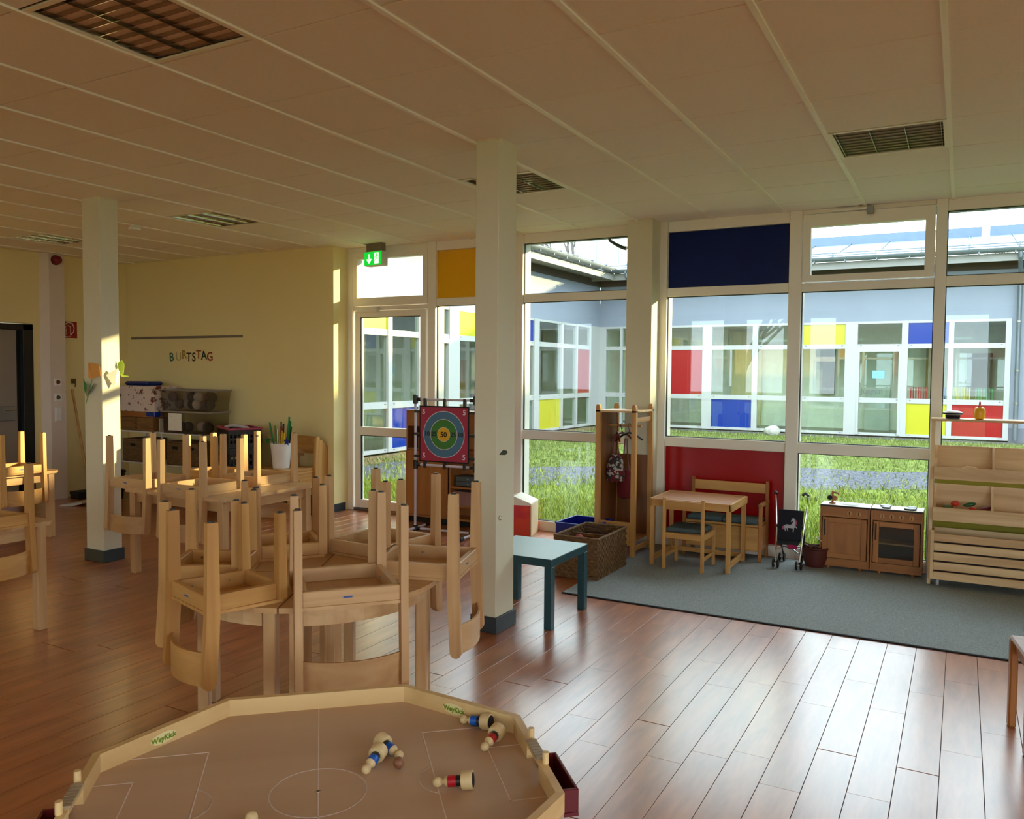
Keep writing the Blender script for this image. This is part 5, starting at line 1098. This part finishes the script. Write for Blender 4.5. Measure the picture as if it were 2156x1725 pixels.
for k, (x_, y_, h_, w_, c_) in enumerate(sticks):
    o = MB().box((0, 0, .12+h_/2), (w_*1.6, .006, h_+.22), 0, .001).build('card_strip', mat('strip_%d_%d' % (c_[0], c_[1]), rgb(*c_), .6)); o.location = (BX+x_*.6, BY+y_*.6, bz+.035); o.rotation_euler = (y_*-1.2, x_*2.2, random.uniform(-.6, .6))
    tag(o, ['dark green card strip leaning left in the bucket', 'light green card strip at the left of the bucket', 'brown card strip in the bucket', 'navy card strip in the bucket', 'short yellow card strip at the front of the bucket', 'taller yellow card strip in the bucket', 'yellow card strip nearest the chair post', 'tallest mint green card strip in the bucket', 'sea green card strip at the right of the bucket', 'black card strip at the right of the bucket', 'rust card strip in the bucket', 'bottle green card strip behind the brown one', 'deep green card strip at the back of the bucket', 'thin white stick in the bucket'][k], 'card strip', 'card strips in the white bucket')
for k, (x_, z_, c_, lb) in enumerate(((-6.87, .86, (20, 100, 44), 'dark green paper star pinned to the left of the bucket'), (-6.43, .875, (28, 40, 140), 'blue paper star to the right of the bucket'))):
    pts_ = [((.05 if i % 2 == 0 else .022)*math.cos(i*PI/5+.3), (.05 if i % 2 == 0 else .022)*math.sin(i*PI/5+.3)) for i in range(10)]
    o = MB().prism(pts_, -.002, .002, 'XZ').build('paper_star', mat('star%d' % k, rgb(*c_), .7)); o.location = (BX+(-.135 if k == 0 else .14), BY-.06, bz+.30 if k == 0 else bz+.30); tag(o, lb, 'paper star')
tag(MB().bx(-6.45, -6.15, 6.72, 6.97, 0, .18, .01).build('black_box', blackm_m), 'low black box on the floor behind the stacked chairs', 'box')

# ------------------------------------------------------------------ outside
def ground_mat(name, c1, c2, scale, bump=.5, c3=None):
    m = bpy.data.materials.new(name); m.use_nodes = True; N = m.node_tree.nodes; L = m.node_tree.links; b = N['Principled BSDF']; b.inputs['Roughness'].default_value = .95; b.inputs['Specular IOR Level'].default_value = .1
    g = N.new('ShaderNodeNewGeometry'); nz = N.new('ShaderNodeTexNoise'); nz.inputs['Scale'].default_value = scale; nz.inputs['Detail'].default_value = 6; L.new(g.outputs['Position'], nz.inputs['Vector'])
    rp = N.new('ShaderNodeValToRGB'); rp.color_ramp.elements[0].position = .35; rp.color_ramp.elements[1].position = .65; rp.color_ramp.elements[0].color = c1; rp.color_ramp.elements[1].color = c2
    L.new(nz.outputs['Fac'], rp.inputs['Fac']); L.new(rp.outputs['Color'], b.inputs['Base Color'])
    bp = N.new('ShaderNodeBump'); bp.inputs['Strength'].default_value = bump; bp.inputs['Distance'].default_value = .03; L.new(nz.outputs['Fac'], bp.inputs['Height']); L.new(bp.outputs['Normal'], b.inputs['Normal'])
    return m
GZ = -.06
lawn = MB().bx(-40, 40, YW+.08, 90, GZ-.2, GZ).build('lawn', ground_mat('lawn_soil', rgb(70, 84, 34), rgb(112, 128, 60), 6)); struct(lawn)
lawn_b = struct(MB().bx(-60, 60, -60, YB-.3, GZ-.2, GZ).build('ground_behind', ground_mat('lawn_far', rgb(84, 96, 52), rgb(120, 130, 76), 3)))
struct(MB().bx(XR+.25, 60, YB-.3, YW+.08, GZ-.2, GZ).build('ground_right', ground_mat('lawn_far2', rgb(84, 96, 52), rgb(120, 130, 76), 3)))
# gravel path winding through the lawn
gp = []; n = 40
for i in range(n+1):
    x_ = -9+12.5*i/n; yc_ = 14.7+.48*x_+.25*math.sin(x_*1.3); gp.append((x_, yc_, 1.35+.15*math.sin(x_*2.1)))
vs = []; fs_ = []
for x_, yc_, hw_ in gp: vs += [(x_, yc_-hw_, GZ+.004), (x_, yc_+hw_, GZ+.004)]
for i in range(n): fs_.append((2*i, 2*i+2, 2*i+3, 2*i+1))
struct(MB().add(vs, fs_).build('gravel_path', ground_mat('grey_gravel', rgb(52, 56, 64), rgb(112, 114, 120), 28, .9)))
struct(MB().bx(-9.85, 4, 22.85, 23.55, GZ, GZ+.006).build('gravel_strip', ground_mat('dark_gravel', rgb(58, 62, 60), rgb(120, 120, 112), 22, .9)))
struct(MB().bx(-9.88, -9.1, 7.6, 22.85, GZ, GZ+.006).build('soil_strip', ground_mat('leaf_soil', rgb(90, 76, 54), rgb(150, 128, 96), 14, .9)))
# grass blades
def blades(name, n_, x0, x1, y0, y1, m, hmin, hmax, wdt, label, seed, avoid=True):
    rnd = random.Random(seed); vs = []; fs_ = []
    for _ in range(n_):
        x_ = rnd.uniform(x0, x1); y_ = y0+(y1-y0)*rnd.random()**1.5
        if avoid:
            yc_ = 14.7+.48*x_+.25*math.sin(x_*1.3)
            if abs(y_-yc_) < 1.25+.2*math.sin(x_*2.1) and rnd.random() < .80: continue
        a_ = rnd.uniform(0, PI); h_ = rnd.uniform(hmin, hmax); dx, dy = math.cos(a_)*wdt/2, math.sin(a_)*wdt/2; lx, ly = rnd.uniform(-.6, .6)*h_, rnd.uniform(-.6, .6)*h_
        o_ = len(vs); vs += [(x_-dx, y_-dy, GZ-.003), (x_+dx, y_+dy, GZ-.003), (x_+dx*.6+lx*.4, y_+dy*.6+ly*.4, GZ+h_*.6), (x_-dx*.6+lx*.4, y_-dy*.6+ly*.4, GZ+h_*.6), (x_+lx, y_+ly, GZ+h_)]
        fs_ += [(o_, o_+1, o_+2, o_+3), (o_+3, o_+2, o_+4)]
    o = MB(); o.v = vs; o.f = fs_; k = o.build(name, m); tag(k, label, 'grass', None, 'stuff'); return k
def grass_mat(name, c1, c2):
    m = mat(name, c1, .7, noise=.0); N = m.node_tree.nodes; L = m.node_tree.links; b = N['Principled BSDF']
    g = N.new('ShaderNodeNewGeometry'); nz = N.new('ShaderNodeTexNoise'); nz.inputs['Scale'].default_value = 18; L.new(g.outputs['Position'], nz.inputs['Vector']); rp = N.new('ShaderNodeValToRGB'); rp.color_ramp.elements[0].position = .35; rp.color_ramp.elements[1].position = .65
    rp.color_ramp.elements[0].color = c1; rp.color_ramp.elements[1].color = c2; L.new(nz.outputs['Fac'], rp.inputs['Fac']); L.new(rp.outputs['Color'], b.inputs['Base Color']); return m
blades('grass', 42000, -8.5, 2.5, 7.55, 12, grass_mat('grass_green', rgb(92, 122, 34), rgb(176, 186, 74)), .04, .13, .012, 'green lawn grass just outside the windows', 3)
blades('far_grass', 30000, -9.5, 3, 11, 22.8, grass_mat('grass_olive', rgb(90, 106, 44), rgb(142, 150, 84)), .03, .08, .022, 'thin olive grass across the courtyard', 4)
# white boulder by the far wall
rk = MB().sphere((0, 0, 0), .22, 14, 9, (1, .7, .75)); rk.v = [(x_*(1+.12*math.sin(9*y_+5*z_)), y_, z_*(1+.1*math.sin(11*x_))) for x_, y_, z_ in rk.v]
o = rk.build('boulder', mat('white_rock', rgb(170, 168, 160), .9, noise=.25, nscale=14, bump=.6), None, True); o.location = (-4.45, 22.6, GZ+.10); tag(o, 'pale round boulder on the lawn near the far building', 'boulder')

# generic curtain-wall wing
def wing(name, label, O, U, Nn, length, bays, wall_to, ends):
    """O origin on ground at s=0, U along, Nn outward normal. bays: (s0,s1,[bottom,mid,top],door)"""
    root = empty(name, (0, 0, 0)); tag(root, label, 'building')
    U = Vector(U); Nn = Vector(Nn); M = Matrix(((U.x, Nn.x, 0, O[0]), (U.y, Nn.y, 0, O[1]), (0, 0, 1, 0), (0, 0, 0, 1)))
    flipf = M.to_3x3().determinant() < 0
    def bd(mb, nm, m, par, smooth=False):
        mb.v = [tuple(M @ Vector(v)) for v in mb.v]
        if flipf: mb.f = [f[::-1] for f in mb.f]
        return mb.build(nm, m, par, smooth)
    fills = {'R': mat('red_outdoor_panel', rgb(150, 14, 26), .2, noise=.02), 'B': mat('blue_outdoor_panel', rgb(10, 52, 140), .2, noise=.02), 'Y': lemon_panel_m}
    rows = [(.05, .85), (.98, 2.28), (2.40, 2.94)]
    prev = ends[0]
    for s0, s1, fl_, door in bays:
        if s0 > prev: bd(MB().bx(prev, s0, -.10, .02, -.02, 3.0), 'mullion', outframe_m, root)
        wf_ = bd(MB().bx(s0, s1, -.10, 0, -.02, .05).bx(s0, s1, -.10, 0, .85, .98).bx(s0, s1, -.10, 0, 2.28, 2.40).bx(s0, s1, -.10, 0, 2.94, 3.0), 'window_frame', outframe_m, root)
        if door:
            q = MB(); q.bx(s0, s0+.06, -.1, .03, 0, 2.3); q.bx(s1-.06, s1, -.1, .03, 0, 2.3); q.bx(s0+.06, s1-.06, -.1, .03, 2.20, 2.3); bd(q, 'door_frame', outframe_m, root)
        for (z0, z1), f_ in zip(rows, fl_):
            if f_ in fills: bd(MB().bx(s0, s1, -.06, -.02, z0, z1), 'panel', fills[f_], wf_)
            else: bd(MB().bx(s0, s1, -.05, -.04, z0, z1), 'pane', farglass_m, wf_)
        q = MB()
        for zz in (.0, .91, 2.34):
            for ss in (s0+.08, s1-.08): q.bx(ss-.02, ss+.02, 0, .008, zz+.02, zz+.032)
        bd(q, 'clips', mat('clip_grey', rgb(90, 94, 100), .5), root)
        prev = s1
    bd(MB().bx(prev, ends[1], -.10, .02, -.02, 3.0), 'mullion', outframe_m, root)
    bd(MB().bx(0, length, -.30, 0, 3.0, 3.72), 'render_band', render_m, root); bd(MB().bx(0, length, -.30, -.008, 3.72, 4.22), 'render_wall', render_m, root)
    bd(MB().bx(0, length, -.28, .02, 4.22, 4.46), 'eaves_board', mat('dark_eaves_board', rgb(60, 56, 50), .8), root)
    if wall_to:
        bd(MB().bx(ends[1], wall_to, -.30, 0, .3, 3.0), 'end_wall', render_m, root); bd(MB().bx(ends[1], wall_to, -.30, .005, -.1, .3), 'end_plinth', mat('plinth_grey', rgb(110, 114, 124), .85), root)
    e0, e1 = (-.0, length if wall_to else length-.78)
    bd(MB().prism([(-.3, 4.46), (.72, 4.36), (.74, 4.48), (-.3, 4.56)], e0, e1, 'YZ'), 'soffit', mat('soffit_grey', rgb(120, 118, 108), .7), root)
    bd(MB().bx(e0, e1, .72, .75, 4.33, 4.52), 'fascia', mat('fascia_grey', rgb(140, 140, 136), .6), root)
    # half-round gutter
    g_ = MB(); gr = .105; prof = [(.855+gr*math.cos(a), 4.62+gr*math.sin(a)) for a in [PI+PI*k/8 for k in range(9)]]; prof += [(.855+(gr-.008)*math.cos(a), 4.62+(gr-.008)*math.sin(a)) for a in [PI+PI*k/8 for k in range(8, -1, -1)]]
    g_.prism(prof, e0, e1, 'YZ'); bd(g_, 'gutter', zinc_m, root, True)
    nb = int(length/.75)
    q = MB()
    for k in range(nb): q.bx(.4+k*.75, .425+k*.75, .745, .935, 4.505, 4.61)
    bd(q, 'gutter_brackets', zinc_m, root)
    # roof slope with standing seams
    bd(MB().prism([(.80, 4.62), (-3.4, 5.56), (-3.4, 5.50), (.80, 4.57)], e0-.0, e1, 'YZ'), 'roof', mat('zinc_roof', rgb(122, 134, 148), .6, noise=.06, nscale=1), root)
    for k in range(int(length/1.05)): bd(MB().prism([(.79, 4.625), (-3.4, 5.563), (-3.4, 5.593), (.79, 4.655)], .5+k*1.05, .53+k*1.05, 'YZ'), 'roof_seam', zinc_m, root)
    q = MB(); q.tube([(e0, .55, 4.78), (e1, .55, 4.78)], .012, 6); q.tube([(e0, .55, 4.72), (e1, .55, 4.72)], .010, 6)
    for k in range(int(length/1.05)): q.bx(.5+k*1.05, .53+k*1.05, .5, .6, 4.64, 4.80)
    bd(q, 'snow_guard', zinc_m, root)
    bd(MB().bx(e0, e1, -3.7, -3.35, 5.38, 5.82), 'ridge_flashing', mat('slate_flashing', rgb(96, 116, 140), .5), root)
    # room behind the glass
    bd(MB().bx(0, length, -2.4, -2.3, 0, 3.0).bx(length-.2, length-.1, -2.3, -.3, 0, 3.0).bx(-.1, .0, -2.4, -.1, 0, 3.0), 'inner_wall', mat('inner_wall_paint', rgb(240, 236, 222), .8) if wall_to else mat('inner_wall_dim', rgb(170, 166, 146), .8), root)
    bd(MB().bx(0, length, -2.9, -.11, -.05, 0), 'inner_floor', mat('inner_floor', rgb(150, 140, 130), .6), root)
    bd(MB().bx(0, length, -2.9, -.31, 2.96, 3.02), 'inner_ceiling', mat('inner_ceiling', rgb(220, 214, 204), .8), root)
    return root, bd
far_b, fbd = wing('courtyard_building', 'long low building across the courtyard with coloured panels', (-9.9, 23.6), (1, 0, 0), (0, -1, 0), 16.0,
    [(.22, .68, 'ggg', 0), (.76, 1.95, 'ggg', 0), (2.11, 3.24, 'gRg', 0), (3.514, 4.67, 'Bgg', 0), (4.82, 5.93, 'ggg', 0), (6.03, 7.12, 'ggY', 0), (7.425, 8.49, 'ggg', 1), (8.64, 9.57, 'YgB', 0), (9.685, 10.81, 'Rgg', 0)], 16.0, (0, 10.93))
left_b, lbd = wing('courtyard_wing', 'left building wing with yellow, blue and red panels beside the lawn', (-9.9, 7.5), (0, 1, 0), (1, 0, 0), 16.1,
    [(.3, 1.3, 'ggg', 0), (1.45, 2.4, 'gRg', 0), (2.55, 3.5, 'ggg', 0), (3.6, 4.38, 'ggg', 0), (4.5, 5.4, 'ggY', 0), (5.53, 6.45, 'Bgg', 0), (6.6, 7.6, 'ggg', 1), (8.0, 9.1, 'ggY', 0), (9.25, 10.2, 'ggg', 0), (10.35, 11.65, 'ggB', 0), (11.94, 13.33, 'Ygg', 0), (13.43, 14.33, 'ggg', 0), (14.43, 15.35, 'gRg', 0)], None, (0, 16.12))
# downpipes on the far building
for (x_, top) in ((1.17, 1), (11.02, 1)):
    q = MB(); q.tube([(x_, .84, 4.54), (x_, .84, 4.42), (x_+.02, .6, 4.28), (x_+.05, .2, 3.9), (x_+.05, .12, 3.8), (x_+.05, .12, .0)], .055, 10)
    dp = fbd(q, 'downpipe', zinc_m, far_b, True); q = MB()
    for zz in (.35, .9, 1.7, 2.9): q.tube([(x_+.05, .12, zz), (x_+.05, .12, zz+.04)], .064, 10)
    fbd(q, 'pipe_joint', steel_m, dp, True)
# vent pipe on roof, interior details, lettering and blue note on the door
fbd(MB().lathe([(.10, 5.3), (.10, 6.1), (.12, 6.1), (.12, 6.14)], 14, Matrix.Translation((10.35, -2.6, 0))), 'vent_pipe', mat('pale_pipe', rgb(200, 205, 214), .5), far_b, True)
M_door = basis((-9.9+7.80, 23.6-.005, 1.15), (1, 0, 0), (0, 0, 1)); place_text('Jungen', .20, mat('door_lettering', rgb(86, 92, 92), .6), M_door, far_b, 'door_lettering')
fbd(MB().bx(7.80, 8.10, -.03, -.015, 1.50, 1.70), 'blue_note', mat('light_blue_note', rgb(120, 170, 200), .6), far_b)
for k, c_ in enumerate(((180, 40, 50), (60, 90, 160), (200, 170, 60), (60, 130, 80))):
    q = MB()
    for j in range(7): q.bx(8.70+.5*k+.06*j, 8.73+.5*k+.06*j, -.45, -.42, .95, 1.28)
    fbd(q, 'rail_bars', mat('bars%d' % k, rgb(*c_), .6), far_b)
for (a_, b_, z0, z1, c_) in ((3.6, 4.5, 0, 2.9, (215, 195, 150)), (6.2, 6.6, 1.0, 2.6, (120, 110, 100)), (9.0, 9.3, .9, 2.5, (140, 120, 60)), (10.0, 10.6, 0, 2.2, (100, 90, 80)), (1.0, 1.6, 0, 2.4, (120, 80, 60)), (7.45, 8.1, .0, 2.1, (206, 210, 200))):
    fbd(MB().bx(a_, b_, -2.2, -2.0, z0, z1), 'indoor_furniture', mat('indoor_%d' % c_[0], rgb(*c_), .7), far_b)
for a_ in (4.4, 6.3, 9.0): fbd(MB().bx(a_, a_+1.1, -1.6, -1.5, 2.55, 2.62), 'indoor_lamp', white_m, far_b)
for (a_, b_, z0, z1, c_) in ((5.9, 6.4, .9, 2.0, (190, 110, 60)), (4.6, 5.2, 0, 2.0, (110, 110, 90)), (12.2, 12.9, 0, 1.6, (120, 100, 70)), (10.4, 11.2, .2, 1.9, (150, 110, 70))):
    lbd(MB().bx(a_, b_, -2.0, -1.8, z0, z1), 'indoor_furniture', mat('indoor_l%d' % c_[0], rgb(*c_), .7), left_b)
# tall pale building behind
tb = empty('tall_building', (-12.6, 39, 0)); tag(tb, 'tall pale panelled building behind the courtyard roof', 'building')
MB().bx(-5.2, 4.5, 0, 8, 0, 16).build('building_body', mat('pale_panel_wall', rgb(214, 222, 220), .6, noise=.02), tb)
for k in range(8): MB().bx(-5.2+1.2*k, -5.2+1.2*k+.03, -.02, .0, 0, 16).build('panel_joint', mat('joint_grey', rgb(130, 140, 140), .7), tb)
# blocks added out of view to keep low sun off most of the room
nb_ = empty('low_sun_blocker', (10.3, 24.0, 0)); tag(nb_, 'long two-storey block added out of view to hold off the low sun', 'building')
MB().bx(-4.0, 14.0, 0, 8, 0, 6.75).build('block_body', render_m, nb_)
for k in range(7):
    for z_ in (.9, 3.9): MB().bx(-3.6+2.4*k, -2.0+2.4*k, -.03, .01, z_, z_+1.5).build('window', farglass_m, nb_)
hb_ = empty('tall_sun_blocker', (38.2, 16.0, 0)); tag(hb_, 'tall pale block added out of view to keep sun off the right windows', 'building')  # unseen tall block, added to shut the sun out of the right-hand windows
MB().bx(-10, 14, 0, 20, 0, 16).build('block_body', mat('pale_panel_wall', rgb(214, 222, 220), .6, noise=.02), hb_)
for k in range(7):
    for z_ in (1.0, 4.0, 7.0, 10.0, 13.0): MB().bx(-9+3.2*k, -7.4+3.2*k, -.03, .01, z_, z_+1.4).build('window', farglass_m, hb_)
sw_ = empty('reflection_block', (16.0, 15.5, 0)); tag(sw_, 'low block added out of view to darken reflections in the left wing glass', 'building')  # unseen, added so the left wing glass mirrors less bright sky
MB().bx(-3, 3, -7, 7, 0, 4.3).build('reflection_block_body', render_m, sw_); MB().bx(-3.6, 3.2, -7.2, 7.2, 4.3, 4.6).build('roof', zinc_m, sw_)
for k in range(6): MB().bx(-3.03, -2.99, -6.4+2.2*k, -4.9+2.2*k, .2, 2.9).build('window', farglass_m, sw_)
# bare trees
def bare_tree(x_, y_, H_, label, seed, spread=.5, upright=False, base=0):
    rnd = random.Random(seed); t = empty('bare_tree', (x_, y_, GZ)); tag(t, label, 'tree', 'bare trees beyond the roofs'); q = MB(); tr_ = MB(); bark = mat('grey_bark', rgb(96, 92, 92), .9)
    def grow(p, d, L_, r_, lvl, mb):
        n_ = 3; pts_ = [p]; c = p.copy(); dd = d.copy()
        for k in range(n_):
            dd = (dd+Vector((rnd.uniform(-.18, .18), rnd.uniform(-.18, .18), .06))).normalized(); c = c+dd*L_/n_; pts_.append(c.copy())
        mb.tube(pts_, r_, 4 if lvl > 1 else 7, r_*.55)
        if lvl < 5:
            for k in range(3 if lvl else 6):
                f_ = rnd.uniform(.45, 1.0); i_ = min(n_-1, int(f_*n_)); pp = pts_[i_].lerp(pts_[i_+1], f_*n_-i_)
                sp = spread*(.5 if upright else 1); nd = (dd+Vector((rnd.uniform(-1, 1)*sp*1.6, rnd.uniform(-1, 1)*sp*1.6, rnd.uniform(-.1, .6)))).normalized(); grow(pp, nd, L_*rnd.uniform(.55, .75), r_*.5, lvl+1, q)
    grow(Vector((0, 0, 0)), Vector((0, 0, 1)), H_*.45, H_*.014, 0, tr_)
    tr_.build('trunk', bark, t, True); tag(q.build('branches', bark, t), kind='stuff')
bare_tree(-24.5, 44, 16, 'bare upright tree above the left roof', 11, .4, True); bare_tree(-24.0, 54, 19, 'second bare tree beside the tall pale building', 12, .4, True)
bare_tree(3.0, 44, 13, 'bare tree above the roof at the right photo edge', 13, .6); bare_tree(-.9, 62, 9.5, 'small distant bare tree behind the vent pipe', 14, .6)
bare_tree(-7, -14, 9, 'bare tree outside the windows behind the camera', 15, .6); bare_tree(-1, -16, 9, 'second bare tree outside behind the camera', 16, .6)

bpy.context.view_layer.update()
